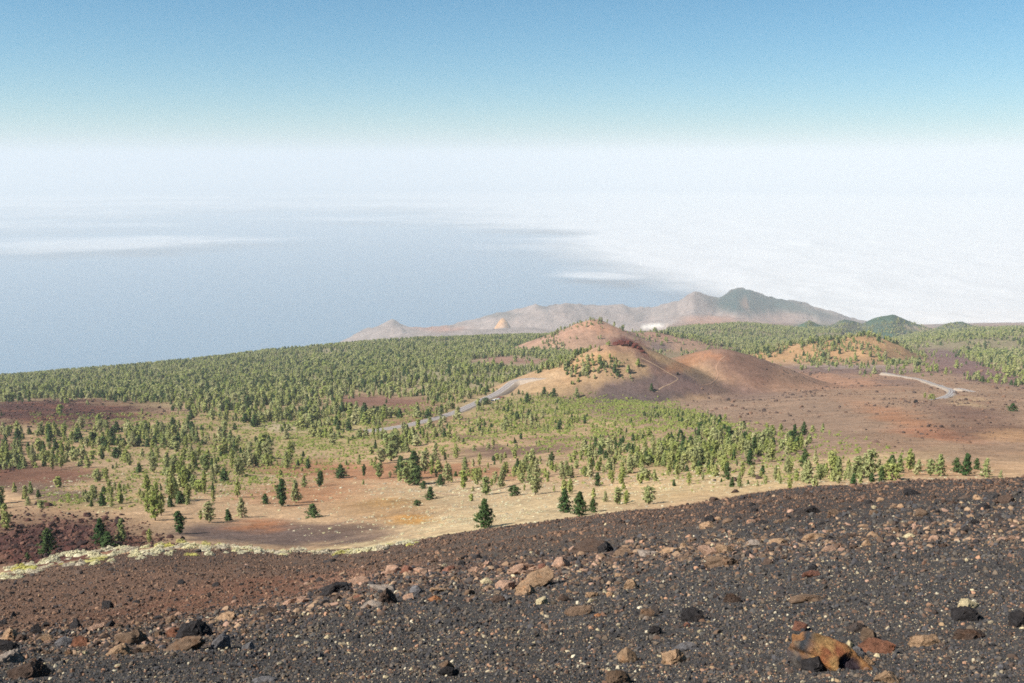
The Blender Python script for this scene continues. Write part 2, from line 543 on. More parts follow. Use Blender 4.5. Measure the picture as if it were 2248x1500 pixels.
def ground_z(x, y):
    x = np.asarray(x, float); y = np.asarray(y, float)
    th = np.arctan2(x, y); r = np.hypot(x, y)
    ft = np.interp(th, TH, np.arange(len(TH))); fr = np.interp(np.log(r), np.log(RR), np.arange(len(RR)))
    it = np.clip(ft.astype(int), 0, len(TH) - 2); ir = np.clip(fr.astype(int), 0, len(RR) - 2)
    a = ft - it; b_ = fr - ir
    return (GZ[it, ir] * (1 - a) + GZ[it + 1, ir] * a) * (1 - b_) + (GZ[it, ir + 1] * (1 - a) + GZ[it + 1, ir + 1] * a) * b_


def grid_lookup(G, x, y):
    ft = np.interp(np.arctan2(x, y), TH, np.arange(len(TH))); fr = np.interp(np.log(np.hypot(x, y)), np.log(RR), np.arange(len(RR)))
    return G[np.clip(np.rint(ft).astype(int), 0, len(TH) - 1), np.clip(np.rint(fr).astype(int), 0, len(RR) - 1)]


def hit(px, py, ymin=0.0):
    """ground point seen at this place of the photograph, beyond ymin"""
    mz = float(m_of_py(py)); u = (px - 1124) / FPX * (CP - mz * SP)
    i = int(round(float(np.interp(math.atan(u), TH, np.arange(len(TH))))))
    Y = GY[i]; ok = (GM[i] >= mz) & (Y > max(ymin, 3.0))
    j = int(np.argmax(ok)) if ok.any() else len(RR) - 1
    if j > 0 and GM[i, j] > GM[i, j - 1]:
        f = (mz - GM[i, j - 1]) / (GM[i, j] - GM[i, j - 1]); f = min(max(f, 0), 1)
    else:
        f = 1.0
    yy = Y[j - 1] * (1 - f) + Y[j] * f
    x = u * yy
    return np.array([x, yy, float(ground_z(x, yy))])


def depth_of(p):
    return p[1] * CP - p[2] * SP


# ground colours ---------------------------------------------------
def paint(base_rgb_grid, patches, wx, wy):
    for (cx, cy, rx, ry, slant, c, s, soft) in patches:
        dx = wx - cx; dy = (wy - cy) - dx * slant
        d = np.hypot(dx / rx, dy / ry)
        w = np.clip((1 + soft - d) / (2 * soft), 0, 1); w = w * w * (3 - 2 * w) * s
        base_rgb_grid += (lin(c) - base_rgb_grid) * w[..., None]


def ground_colours():
    C = np.zeros(GX.shape + (3,))
    nearsel = R2 < FG_EDGE + 25
    lw = np.log(np.maximum(R2, 1.0))
    # scale-free wobble so that patch borders are ragged at every range
    wx = gpx + 38 * fbm(T2 * 22, lw * 14, 4, 61); wy = gpy + 10 * fbm(T2 * 30, lw * 30, 4, 62)
    mid_ = GY > 260
    wx = wx + np.where(mid_, 16 * fbm(GX / 9.0, GY / 9.0, 3, 65), 0); wy = wy + np.where(mid_, 5 * fbm(GX / 7.0, GY / 11.0, 3, 66), 0)
    # plain and hills
    C[:] = lin((194, 160, 124))
    P = [
        # forested land on the left, needle litter between trees
        (420, 850, 900, 120, 0, (164, 142, 106), 0.9, 0.35),
        (900, 790, 900, 60, 0, (150, 140, 108), 0.9, 0.35),
        (300, 1000, 420, 90, 0, (180, 148, 114), 0.8, 0.4),
        (1900, 760, 560, 46, 0, (140, 116, 92), 0.8, 0.35),
        # olive ground cover among the young pines
        (1270, 905, 190, 26, 0.0, (160, 148, 100), 0.7, 0.8),
        (1480, 915, 190, 18, 0.21, (156, 150, 92), 0.8, 0.7),
        (1620, 1000, 240, 40, 0.0, (168, 152, 102), 0.65, 0.8),
        (500, 1000, 300, 60, -0.1, (164, 146, 104), 0.6, 0.8),
        (800, 950, 240, 36, 0.0, (164, 146, 104), 0.6, 0.8),
        (220, 1098, 120, 16, 0.0, (164, 150, 98), 0.6, 0.8),
        # right hand brown plain
        (1950, 910, 560, 120, 0, (160, 130, 106), 1.0, 0.25),
        (1650, 930, 260, 90, 0, (154, 127, 106), 0.9, 0.3),
        (1800, 835, 200, 18, 0.05, (168, 126, 100), 0.9, 0.5),
        (1850, 812, 200, 9, 0.03, (122, 98, 90), 0.9, 0.5),
        (1990, 922, 110, 16, 0.30, (176, 126, 94), 0.8, 0.8),
        (2060, 955, 90, 9, 0.12, (176, 120, 90), 0.8, 0.8),
        (2120, 905, 90, 20, 0.1, (124, 96, 84), 0.8, 0.7),
        (2160, 945, 110, 18, 0, (122, 92, 76), 0.8, 0.6),
        (2220, 955, 60, 12, 0, (180, 140, 104), 0.8, 0.6),
        (2120, 885, 40, 7, 0.15, (190, 160, 124), 0.8, 0.6),
        (2130, 812, 130, 22, 0.2, (128, 98, 94), 0.9, 0.6),
        (2080, 775, 80, 16, 0.25, (122, 96, 92), 0.9, 0.6),
        (1820, 805, 160, 5, 0.02, (170, 150, 138), 0.7, 0.6),
        (1960, 840, 60, 6, 0.1, (120, 98, 88), 0.8, 0.6),
        # middle clearing
        (1180, 970, 300, 60, 0, (180, 150, 114), 0.8, 0.4),
        (1150, 990, 140, 10, -0.03, (118, 92, 80), 0.9, 0.6),
        (1270, 962, 120, 8, -0.05, (124, 96, 82), 0.8, 0.6),
        (1020, 960, 50, 6, 0.02, (126, 98, 84), 0.8, 0.6),
        (1330, 895, 110, 22, 0.12, (134, 106, 94), 0.95, 0.5),
        (850, 884, 120, 18, 0.03, (130, 94, 80), 0.95, 0.5),
        (900, 925, 90, 10, -0.1, (140, 104, 84), 0.8, 0.5),
        (1120, 792, 110, 8, 0, (158, 118, 102), 0.85, 0.5),
        (920, 783, 70, 5, 0, (156, 116, 100), 0.7, 0.6),
        (780, 1035, 230, 18, 0.03, (166, 118, 86), 0.9, 0.5),
        (1010, 1032, 140, 14, 0.06, (158, 112, 82), 0.8, 0.5),
        (690, 1085, 150, 24, -0.04, (170, 122, 88), 0.8, 0.6),
        (1080, 1090, 260, 30, 0, (196, 170, 132), 0.85, 0.5),
        (1130, 1135, 260, 34, -0.1, (200, 175, 136), 0.95, 0.45),
        (1380, 1085, 160, 26, -0.12, (202, 172, 130), 0.8, 0.5),
        (1700, 1050, 330, 30, -0.12, (202, 174, 130), 0.8, 0.5),
        (2050, 1030, 130, 16, 0, (186, 146, 108), 0.8, 0.5),
        (840, 1120, 110, 20, 0, (168, 134, 96), 0.8, 0.6),
        (860, 1196, 190, 11, -0.12, (214, 194, 148), 0.9, 0.7),
        (905, 1140, 55, 9, 0.06, (192, 142, 78), 0.9, 0.8),
        (860, 1105, 60, 8, 0, (184, 144, 92), 0.7, 0.8),
        (600, 1172, 240, 26, 0.02, (114, 95, 86), 1.0, 0.35),
        (760, 1160, 120, 14, -0.02, (118, 96, 82), 0.9, 0.5),
        (560, 1155, 66, 10, -0.03, (172, 116, 78), 0.85, 0.8),
        (80, 1045, 130, 26, -0.05, (118, 82, 66), 0.95, 0.5),
        (130, 1085, 130, 16, 0.1, (112, 90, 78), 0.8, 0.5),
        (620, 935, 60, 8, 0, (186, 170, 146), 0.5, 0.7),
        (380, 905, 60, 8, 0, (170, 140, 118), 0.6, 0.7),
        (420, 1010, 240, 14, -0.05, (178, 150, 120), 0.55, 0.7),
    ]
    paint(C, P, wx, wy)
    lv = lava[..., None]
    C += (lin((86, 56, 50)) + (lin((124, 80, 62)) - lin((86, 56, 50))) * np.clip(fbm(GX / 30, GY / 30, 3, 64) * 1.5, 0, 1)[..., None] - C) * np.clip(lv * 1.3, 0, 1)

    def onhill(ident, c, s=1.0):
        w = gauss_blur(gauss_blur((GID == ident).astype(float), 2.0, 1), 2.0, 0)[..., None] * s
        C[:] = C + (lin(c) - C) * w
    onhill(1, (174, 142, 108)); onhill(2, (156, 122, 100)); onhill(3, (172, 136, 114)); onhill(4, (186, 146, 104), 0.9)
    onhill(5, (140, 130, 100), 0.9)
    H = [
        (1420, 855, 130, 34, -0.1, (104, 88, 84), 1.0, 0.3),
        (1470, 828, 55, 20, 0.55, (108, 88, 84), 0.95, 0.4),
        (1425, 800, 34, 16, 0.75, (120, 94, 84), 0.85, 0.5),
        (1560, 855, 160, 16, 0.05, (126, 100, 92), 0.8, 0.6),
        (1372, 750, 34, 8, 0.12, (104, 54, 48), 1.0, 0.4),
        (1400, 768, 24, 8, 0.6, (112, 62, 54), 0.9, 0.5),
        (1300, 790, 70, 12, -0.3, (184, 146, 104), 0.7, 0.6),
        (1200, 838, 60, 10, -0.3, (176, 148, 116), 0.8, 0.6),
        (1105, 868, 16, 8, 0, (112, 66, 62), 1.0, 0.5),
        (1630, 805, 80, 30, 0.35, (128, 98, 84), 0.9, 0.5),  # right flank of the bare cone: its shade painted into the ground
        (1555, 778, 30, 5, 0.1, (174, 122, 90), 0.7, 0.7),
        (1500, 798, 40, 12, -0.4, (170, 122, 90), 0.8, 0.6),  # left flank of the bare cone, painted brighter as the sunlit side
        (1585, 790, 8, 22, 0, (118, 90, 78), 0.5, 0.7),
        (1310, 722, 60, 10, 0.1, (184, 138, 110), 0.8, 0.6),
        (1440, 760, 24, 10, 0, (116, 100, 98), 0.8, 0.6),
        (1420, 735, 70, 10, 0.1, (150, 116, 100), 0.8, 0.6),
        (1350, 768, 60, 12, 0.1, (146, 110, 96), 0.6, 0.6),
    ]
    hillsel = (GID > 0) & (GID < 4) | ((GY > 950) & (GY < 1500))
    C2 = C.copy(); paint(C2, H, wx, wy)
    C[hillsel] = C2[hillsel]
    # far land
    fs = GY > 3700
    C3 = np.zeros_like(C); C3[:] = lin((150, 122, 106))
    C3[GID == 6] = lin((62, 92, 74))
    C3[GID == 7] = lin((154, 138, 130))
    C3[GID == 8] = lin((224, 172, 120))
    F = [
        (1640, 668, 82, 24, 0.12, (20, 64, 62), 1.0, 0.35),
        (1625, 650, 36, 18, 0, (20, 64, 62), 1.0, 0.4),
        (1720, 668, 60, 14, 0.2, (32, 70, 66), 0.9, 0.5),
        (1640, 668, 7, 14, 0.2, (150, 118, 96), 0.8, 0.6),
        (1535, 660, 26, 10, 0.4, (112, 98, 92), 0.7, 0.7),
        (1790, 688, 60, 8, 0.2, (90, 96, 90), 0.8, 0.5),
        (1200, 672, 24, 6, -0.3, (92, 92, 92), 0.8, 0.6),
        (1090, 692, 40, 6, 0, (104, 104, 100), 0.7, 0.6),
        (1560, 705, 60, 10, 0, (182, 130, 100), 0.8, 0.6),
        (960, 722, 60, 6, 0, (178, 120, 92), 0.7, 0.6),
        (1700, 700, 80, 10, 0, (158, 126, 110), 0.7, 0.6),
        (1425, 716, 44, 2.0, -0.05, (240, 232, 220), 0.9, 0.5),
        (2020, 722, 40, 4, 0.1, (190, 165, 140), 0.9, 0.5),
        (2090, 716, 40, 6, 0, (120, 108, 96), 0.7, 0.6),
        (1950, 708, 30, 5, 0, (96, 98, 84), 0.6, 0.6),
        (1860, 716, 60, 8, 0, (112, 106, 92), 0.7, 0.6),
        (1780, 718, 40, 8, 0, (70, 96, 70), 0.8, 0.6),
    ]
    wfx = gpx + 14 * fbm(GX / 300, GY / 300, 4, 81); wfy = gpy + 6 * fbm(GX / 300, GY / 300, 4, 82)
    paint(C3, F, wfx, wfy)
    wf = np.clip((GY - 3600) / 400, 0, 1)[..., None]
    C = C * (1 - wf) + C3 * wf
    # near slope
    S = np.zeros_like(C); S[:] = lin((82, 78, 75))
    Q = [
        (500, 1245, 900, 62, -0.06, (118, 94, 78), 1.0, 0.3),
        (300, 1325, 560, 70, -0.10, (122, 94, 77), 1.0, 0.3),
        (560, 1300, 330, 34, -0.16, (132, 92, 72), 0.8, 0.5),
        (300, 1225, 320, 22, -0.03, (92, 74, 64), 0.8, 0.5),
        (900, 1215, 330, 26, -0.10, (104, 86, 74), 0.9, 0.4),
        (1300, 1165, 360, 44, -0.14, (94, 84, 76), 0.9, 0.4),
        (1560, 1115, 260, 20, -0.10, (86, 74, 68), 0.8, 0.5),
        (1000, 1262, 330, 22, -0.12, (120, 92, 80), 0.55, 0.6),
        (1900, 1110, 420, 50, 0, (80, 72, 67), 0.8, 0.5),
        (1150, 1264, 95, 24, -0.15, (188, 148, 120), 0.75, 0.8),
        (830, 1275, 120, 22, -0.1, (176, 134, 112), 0.6, 0.8),
        (640, 1326, 70, 14, -0.2, (182, 140, 116), 0.7, 0.8),
        (1480, 1212, 120, 12, -0.06, (160, 128, 104), 0.6, 0.8),
        (1700, 1190, 160, 10, -0.05, (140, 114, 92), 0.5, 0.9),
        (60, 1402, 110, 18, 0, (160, 118, 92), 0.6, 0.8),
        (330, 1412, 150, 22, -0.05, (126, 100, 82), 0.6, 0.8),
    ]
    wsx = gpx + 50 * fbm(GX / 6, GY / 6, 4, 91); wsy = gpy + 16 * fbm(GX / 5, GY / 5, 4, 92)
    paint(S, Q, wsx, wsy)
    ws = np.clip((FG_EDGE + 12 * fbm(GX / 9, GY / 9, 3, 95) - 4 - edge_range(T2) * 0 - R2) / 10.0, 0, 1)
    ws = ws * np.clip((edge_range(T2) + 8 * fbm(GX / 7, GY / 7, 3, 96) + 5 - R2) / 10.0, 0, 1)
    C = C * (1 - ws[..., None]) + S * ws[..., None]
    return C * ALB


GC = ground_colours()

# split the sheet into the near slope, the plain, each hill and the far mountains
nT, nR = GX.shape
ii, jj = np.meshgrid(np.arange(nT - 1), np.arange(nR - 1), indexing='ij')
q = np.stack([ii * nR + jj, (ii + 1) * nR + jj, (ii + 1) * nR + jj + 1, ii * nR + jj + 1], -1).reshape(-1, 4)[:, ::-1]
fid = GID[:-1, :-1].reshape(-1).copy()
frr = RR[jj.reshape(-1)]
fth = TH[ii.reshape(-1)]
fx_y = GY[:-1, :-1].reshape(-1)
code = np.zeros(len(q), int)                                  # 0 plain
code[frr < edge_range(fth)] = 10                              # near slope
for k in (1, 2, 3, 4): code[(fid == k)] = k
code[(fx_y > 3700) & (fid == 6)] = 6
code[(fx_y > 5200) & (fid != 6)] = 7
V = np.stack([GX, GY, GZ], -1).reshape(-1, 3)
VC = GC.reshape(-1, 3)
SETTING = {
    10: ('cinder_slope_ground', 'black cinder slope strewn with stones falling away below the camera', 'ground', M_SLOPE),
    0: ('plain_ground', 'brown and tan volcanic plain with pine forest', 'ground', M_PLAIN),
    1: ('hill', 'pine dotted cinder cone with a dark red rocky summit', 'hill', M_PLAIN),
    2: ('hill', 'bare brown cinder cone with a breached crater', 'hill', M_PLAIN),
    3: ('hill', 'orange topped cone standing behind the red summit cone', 'hill', M_PLAIN),
    4: ('hill', 'tan hill covered in pines above the bend of the road', 'hill', M_PLAIN),
    6: ('hills', 'blue green wooded hills along the skyline above the brown plain', 'hills', M_MOUNT),
    7: ('mountains', 'hazy pinkish mountains of the far headland by the sea', 'mountains', M_MOUNT),
}
for k, (nm, lb, ct, mt) in SETTING.items():
    f = q[code == k]
    used, inv = np.unique(f, return_inverse=True)
    me = mesh_np(nm, V[used], inv.reshape(-1, 4), True, mt, VC[used])
    tag(add(nm, me), lb, ct, kind='structure')

# ------------------------------------------------------------------ sea
m, t, b = new_mat('sea_water', 0.45, 0.3)
geo = N(t, 'ShaderNodeNewGeometry')
n = noise_node(t, 0.0009, 4, 0.6, geo.outputs['Position'])
t.links.new(mix_col(t, n.outputs[0], (0.065, 0.15, 0.235), (0.078, 0.17, 0.255)), b.inputs['Base Color'])
n2 = noise_node(t, 0.02, 4, 0.6, geo.outputs['Position'])
bp = N(t, 'ShaderNodeBump'); bp.inputs['Distance'].default_value = 6.0; bp.inputs['Strength'].default_value = 0.6
t.links.new(n2.outputs[0], bp.inputs['Height']); t.links.new(bp.outputs[0], b.inputs['Normal'])
SEA_R = 120000.0
rr = np.array([0.0, 5000, 10000, 20000, 40000, 80000, SEA_R]); aa = np.linspace(0, 2 * math.pi, 97)[:-1]
vs = [(0, 0, SEA_Z)] + [(r * math.sin(a), r * math.cos(a), SEA_Z) for r in rr[1:] for a in aa]
bm = bmesh.new(); bv = [bm.verts.new(v) for v in vs]; na = len(aa)
for i in range(na): bm.faces.new((bv[0], bv[1 + (i + 1) % na], bv[1 + i]))
for k in range(len(rr) - 2):
    for i in range(na):
        a0 = 1 + k * na + i; a1 = 1 + k * na + (i + 1) % na
        bm.faces.new((bv[a0], bv[a1], bv[a1 + na], bv[a0 + na]))
me = bpy.data.meshes.new('sea'); bm.normal_update(); bm.to_mesh(me); bm.free(); me.materials.append(m)
tag(add('sea', me), 'pale blue sea fading into haze beyond the coast', 'sea', kind='structure')

# ------------------------------------------------------------------ low cloud lying over the sea
m = bpy.data.materials.new('low_cloud'); m.use_nodes = True; t = m.node_tree; t.nodes.clear()
out = N(t, 'ShaderNodeOutputMaterial'); df = N(t, 'ShaderNodeBsdfDiffuse'); df.inputs[0].default_value = (0.76, 0.75, 0.75, 1)
tl = N(t, 'ShaderNodeBsdfTranslucent'); tl.inputs[0].default_value = (0.76, 0.75, 0.75, 1)
m1 = N(t, 'ShaderNodeMixShader'); m1.inputs[0].default_value = 0.35
t.links.new(df.outputs[0], m1.inputs[1]); t.links.new(tl.outputs[0], m1.inputs[2])
tp = N(t, 'ShaderNodeBsdfTransparent'); m2 = N(t, 'ShaderNodeMixShader')
at = N(t, 'ShaderNodeVertexColor'); at.layer_name = 'Col'
t.links.new(at.outputs[0], m2.inputs[0]); t.links.new(tp.outputs[0], m2.inputs[1]); t.links.new(m1.outputs[0], m2.inputs[2])
t.links.new(m2.outputs[0], out.inputs[0])
M_CLOUD = m
cth = np.radians(np.linspace(-48, 48, 420)); crr = np.exp(np.linspace(math.log(6500), math.log(62000), 260))
CT, CR = np.meshgrid(cth, crr, indexing='ij')
CX = CR * np.sin(CT); CY = CR * np.cos(CT)
cz = -1865 + 50 * fbm(CX / 2600, CY / 2600, 4, 101) + 130 * (ridged(CX / 1500, CY / 1500, 5, 102) - 0.6)
cpx, cpy = project(CX, CY, cz)
# cover: near edge runs from beside the far mountains out to sea; ragged and streaky
edge_px = np.array([-700, 0, 300, 620, 900, 1150, 1300, 1450, 1600, 1750, 1850, 1950, 2100, 2400, 3000])
edge_py = np.array([505, 505, 495, 480, 500, 545, 592, 640, 678, 708, 735, 765, 790, 820, 850])
e = np.interp(cpx, edge_px, edge_py)
st = fbm(CX / 5200, CY / 2600, 5, 103)
st2 = fbm(CX / 1700, CY / 900, 4, 104)
rag = np.interp(cpx, [1250, 1700], [1.0, 0.35])
cover = np.clip((e - cpy + (60 * st + 26 * st2) * rag + 6) / (80.0 * (0.35 + 0.65 * rag)), 0, 1) ** 1.4
w = np.hypot((cpx - 240) / 330, (cpy - 536 - (cpx - 240) * -0.03) / 17)
cover = np.maximum(cover, np.clip(1.2 - w + 0.8 * st + 0.5 * st2, 0, 1) ** 1.3 * 0.7)
w = np.hypot((cpx - 1330) / 130, (cpy - 606 - (cpx - 1330) * 0.03) / 10)
cover = np.maximum(cover, np.clip(1.1 - w + 0.7 * st + 0.6 * st2, 0, 1) ** 1.2 * 0.75)
cover *= np.clip((62000 - CR) / 9000, 0, 1) * np.clip((CR - 6600) / 900, 0, 1)
cover *= np.clip((np.radians(48) - np.abs(CT)) / 0.05, 0, 1)
a, c_ = CX.shape
ii, jj = np.meshgrid(np.arange(a - 1), np.arange(c_ - 1), indexing='ij')
cq = np.stack([ii * c_ + jj, (ii + 1) * c_ + jj, (ii + 1) * c_ + jj + 1, ii * c_ + jj + 1], -1).reshape(-1, 4)[:, ::-1]
cf = cover.reshape(-1)
cq = cq[(cf[cq] > 0.004).any(1)]
used, inv = np.unique(cq, return_inverse=True)
CV = np.stack([CX, CY, cz], -1).reshape(-1, 3)
me = mesh_np('cloud_sea', CV[used], inv.reshape(-1, 4), True, M_CLOUD, np.repeat(cf[used][:, None], 3, 1))
tag(add('cloud_sea', me), 'white sheet of low cloud lying over the sea below the horizon', 'clouds', kind='stuff')

# ------------------------------------------------------------------ roads and footpaths
def ribbon(pts, width, lift, step=4.0):
    P = [np.asarray(p, float) for p in pts]
    # Catmull-Rom through the points, then even steps
    fine = []
    for i in range(len(P) - 1):
        p0 = P[max(i - 1, 0)]; p1 = P[i]; p2 = P[i + 1]; p3 = P[min(i + 2, len(P) - 1)]
        k = max(2, int(np.hypot(*(p2 - p1)[:2]) / step))
        for s in range(k):
            u = s / k
            fine.append(0.5 * ((2 * p1) + (-p0 + p2) * u + (2 * p0 - 5 * p1 + 4 * p2 - p3) * u * u + (-p0 + 3 * p1 - 3 * p2 + p3) * u ** 3))
    fine.append(P[-1]); F = np.array(fine)
    tdir = np.gradient(F[:, :2], axis=0); tdir /= np.maximum(np.linalg.norm(tdir, axis=1, keepdims=True), 1e-6)
    nrm = np.stack([-tdir[:, 1], tdir[:, 0]], 1)
    return F, nrm


def strip(name, F, nrm, offs, lift, mat, zc=None):
    vs = []
    for k, o_ in enumerate(offs):
        xy = F[:, :2] + nrm * o_
        z = (ground_z(xy[:, 0], xy[:, 1]) if zc is None else zc) + (lift[k] if isinstance(lift, (list, tuple)) else lift)
        vs.append(np.column_stack([xy, z]))
    n = len(F); Vv = np.concatenate(vs)
    fs = []
    for k in range(len(offs) - 1):
        i = np.arange(n - 1)
        fs.append(np.stack([k * n + i, (k + 1) * n + i, (k + 1) * n + i + 1, k * n + i + 1], 1)[:, ::-1])
    return mesh_np(name, Vv, np.concatenate(fs), True, mat)


def plain_mat(name, c, rough=0.9, amp=0.15, scale=0.5):
    m, t, b = new_mat(name, rough, 0.2)
    geo = N(t, 'ShaderNodeNewGeometry'); n = noise_node(t, scale, 4, 0.65, geo.outputs['Position'])
    rgb = N(t, 'ShaderNodeRGB'); rgb.outputs[0].default_value = (*c, 1)
    t.links.new(scale_col(t, rgb.outputs[0], mapr(t, n.outputs[0], 0.3, 0.7, 1 - amp, 1 + amp)), b.inputs['Base Color'])
    return m


M_ASPHALT = plain_mat('worn_asphalt', alb((158, 146, 140)))
M_VERGE = plain_mat('road_verge', alb((182, 164, 146)))
M_LINE = plain_mat('road_line', (0.62, 0.62, 0.60))
M_PATH = plain_mat('trodden_cinder', alb((176, 146, 118)))
M_PATH2 = plain_mat('dusty_path', alb((168, 132, 108)))


def road(pix, label, ymin, wid=7.5, smoothz=25, rise=0.8):
    pts = [hit(px, py, ymin) for px, py in pix]
    F, nrm = ribbon(pts, wid, 0)
    zc = np.max([ground_z(F[:, 0] + nrm[:, 0] * o_, F[:, 1] + nrm[:, 1] * o_) for o_ in (-wid * 0.7, 0, wid * 0.7)], axis=0)
    k = np.ones(smoothz) / smoothz
    zc = np.convolve(np.pad(zc, smoothz // 2, mode='edge'), k, 'valid')[:len(F)] + rise
    h = wid / 2
    root = add('road', strip('road', F, nrm, [-h - 4.5, -h - 0.8, -h - 0.8 + 0.01, h + 0.8 - 0.01, h + 0.8, h + 4.5], [-4.5, 0, 0, 0, 0, -4.5], M_VERGE, zc))
    tag(root, label, 'road', kind='structure')
    add('asphalt', strip('asphalt', F, nrm, [-h, 0, h], 0.05, M_ASPHALT, zc), root)
    for s in (-1, 1):
        add('edge_line', strip('edge_line', F, nrm, [s * (h - 0.45) - 0.1, s * (h - 0.45) + 0.1], 0.06, M_LINE, zc), root)
    add('centre_line', strip('centre_line', F, nrm, [-0.1, 0.1], 0.06, M_LINE, zc), root)
    return F, nrm, zc


ROAD_A = road([(800, 951), (860, 942), (920, 930), (985, 912), (1035, 892), (1080, 872), (1125, 851), (1160, 836), (1188, 828), (1215, 822)], 'grey main road climbing from the pines to the foot of the red summit cone', 560)
ROAD_B = road([(1940, 822), (1990, 829), (2030, 838), (2062, 848), (2086, 857), (2088, 866), (2070, 874), (2046, 879)], 'pale grey road curving across the brown plain below the wooded hill', 600, 5.2)
ROAD_C = road([(2100, 859), (2118, 859.5), (2140, 861), (2152, 866)], 'short pale spur leaving the bend of the road on the brown plain', 600, 4.0, rise=0.3)


def path(pix, label, ymin, wid, mat):
    pts = [hit(px, py, ymin) for px, py in pix]
    F, nrm = ribbon(pts, wid, 0, 2.5)
    wob = wid * (0.5 + 0.25 * fbm(F[:, 0] / 8, F[:, 1] / 8, 2, 77))
    vs = []
    n = len(F)
    for s in (-1, 0, 1):
        xy = F[:, :2] + nrm * (s * wob)[:, None]
        vs.append(np.column_stack([xy, ground_z(xy[:, 0], xy[:, 1]) + (0.35 if s == 0 else 0.12)]))
    i = np.arange(n - 1)
    fs = np.concatenate([np.stack([k * n + i, (k + 1) * n + i, (k + 1) * n + i + 1, k * n + i + 1], 1)[:, ::-1] for k in (0, 1)])
    tag(add('path', mesh_np('path', np.concatenate(vs), fs, True, mat)), label, 'path', kind='structure')


path([(1408, 786), (1430, 797), (1452, 810), (1472, 822), (1488, 832), (1474, 842), (1452, 852), (1440, 862)], 'pale zigzag footpath down the dark flank of the red summit cone', 900, 1.4, M_PATH)
path([(1592, 782), (1578, 795), (1572, 808), (1576, 818), (1574, 830), (1560, 842), (1540, 846)], 'faint footpath up the bare brown cone', 900, 1.3, M_PATH2)
path([(930, 948), (985, 934), (1040, 918), (1075, 905)], 'dirt track running below the main road', 560, 3.0, M_PATH2)
path([(880, 1012), (960, 1010), (1080, 1014), (1200, 1010), (1330, 1001)], 'thin pale track crossing the middle clearing', 300, 1.6, M_PATH)
path([(945, 1080), (1010, 1087), (1080, 1078), (1150, 1058), (1230, 1040)], 'narrow sandy track through the young pines', 250, 0.9, M_PATH)

# ------------------------------------------------------------------ instanced masses (cinders, forest ...)
def proto_collection(name, meshes):
    c = bpy.data.collections.new(name)
    for i, me in enumerate(meshes):
        c.objects.link(bpy.data.objects.new('%s_%02d' % (name, i), me))
    return c


def scatter_stuff(name, coll, nproto, pos, rot, scl, tint, label, cat, kind='stuff'):
    me = bpy.data.meshes.new(name)
    me.vertices.add(len(pos)); me.vertices.foreach_set('co', np.asarray(pos, np.float32).ravel())
    for an, ty, data in (('rot', 'FLOAT_VECTOR', rot), ('scl', 'FLOAT_VECTOR', scl)):
        a = me.attributes.new(an, ty, 'POINT'); a.data.foreach_set('vector', np.asarray(data, np.float32).ravel())
    a = me.attributes.new('pick', 'INT', 'POINT'); a.data.foreach_set('value', RNG.integers(0, nproto, len(pos)).astype(np.int32))
    if tint is not None:
        a = me.attributes.new('tint', 'FLOAT_COLOR', 'POINT')
        c4 = np.ones((len(pos), 4), np.float32); c4[:, :3] = tint; a.data.foreach_set('color', c4.ravel())
    o = add(name, me); tag(o, label, cat, kind=kind)
    g = bpy.data.node_groups.new(name + '_nodes', 'GeometryNodeTree')
    g.interface.new_socket('Geometry', in_out='INPUT', socket_type='NodeSocketGeometry')
    g.interface.new_socket('Geometry', in_out='OUTPUT', socket_type='NodeSocketGeometry')
    gi = g.nodes.new('NodeGroupInput'); go = g.nodes.new('NodeGroupOutput')
    mp = g.nodes.new('GeometryNodeMeshToPoints')
    ip = g.nodes.new('GeometryNodeInstanceOnPoints'); ci = g.nodes.new('GeometryNodeCollectionInfo')
    ci.inputs['Collection'].default_value = coll
    ci.inputs['Separate Children'].default_value = True; ci.inputs['Reset Children'].default_value = True
    ip.inputs['Pick Instance'].default_value = True

    def na(nm, ty):
        n_ = g.nodes.new('GeometryNodeInputNamedAttribute'); n_.data_type = ty; n_.inputs['Name'].default_value = nm
        return n_.outputs['Attribute']
    L = g.links.new
    L(gi.outputs[0], mp.inputs['Mesh']); L(mp.outputs[0], ip.inputs['Points'])
    L(ci.outputs[0], ip.inputs['Instance']); L(na('pick', 'INT'), ip.inputs['Instance Index'])
    er = g.nodes.new('FunctionNodeEulerToRotation'); L(na('rot', 'FLOAT_VECTOR'), er.inputs[0])
    L(er.outputs[0], ip.inputs['Rotation']); L(na('scl', 'FLOAT_VECTOR'), ip.inputs['Scale'])
    L(ip.outputs[0], go.inputs[0])
    md = o.modifiers.new('scatter', 'NODES'); md.node_group = g
    return o


def ico(sub):
    bm = bmesh.new(); bmesh.ops.create_icosphere(bm, subdivisions=sub, radius=1.0)
    v = np.array([x.co[:] for x in bm.verts]); f = np.array([[x.index for x in p.verts] for p in bm.faces]); bm.free()
    return v, f


ICO = {k: ico(k) for k in (1, 2, 3, 4, 5)}


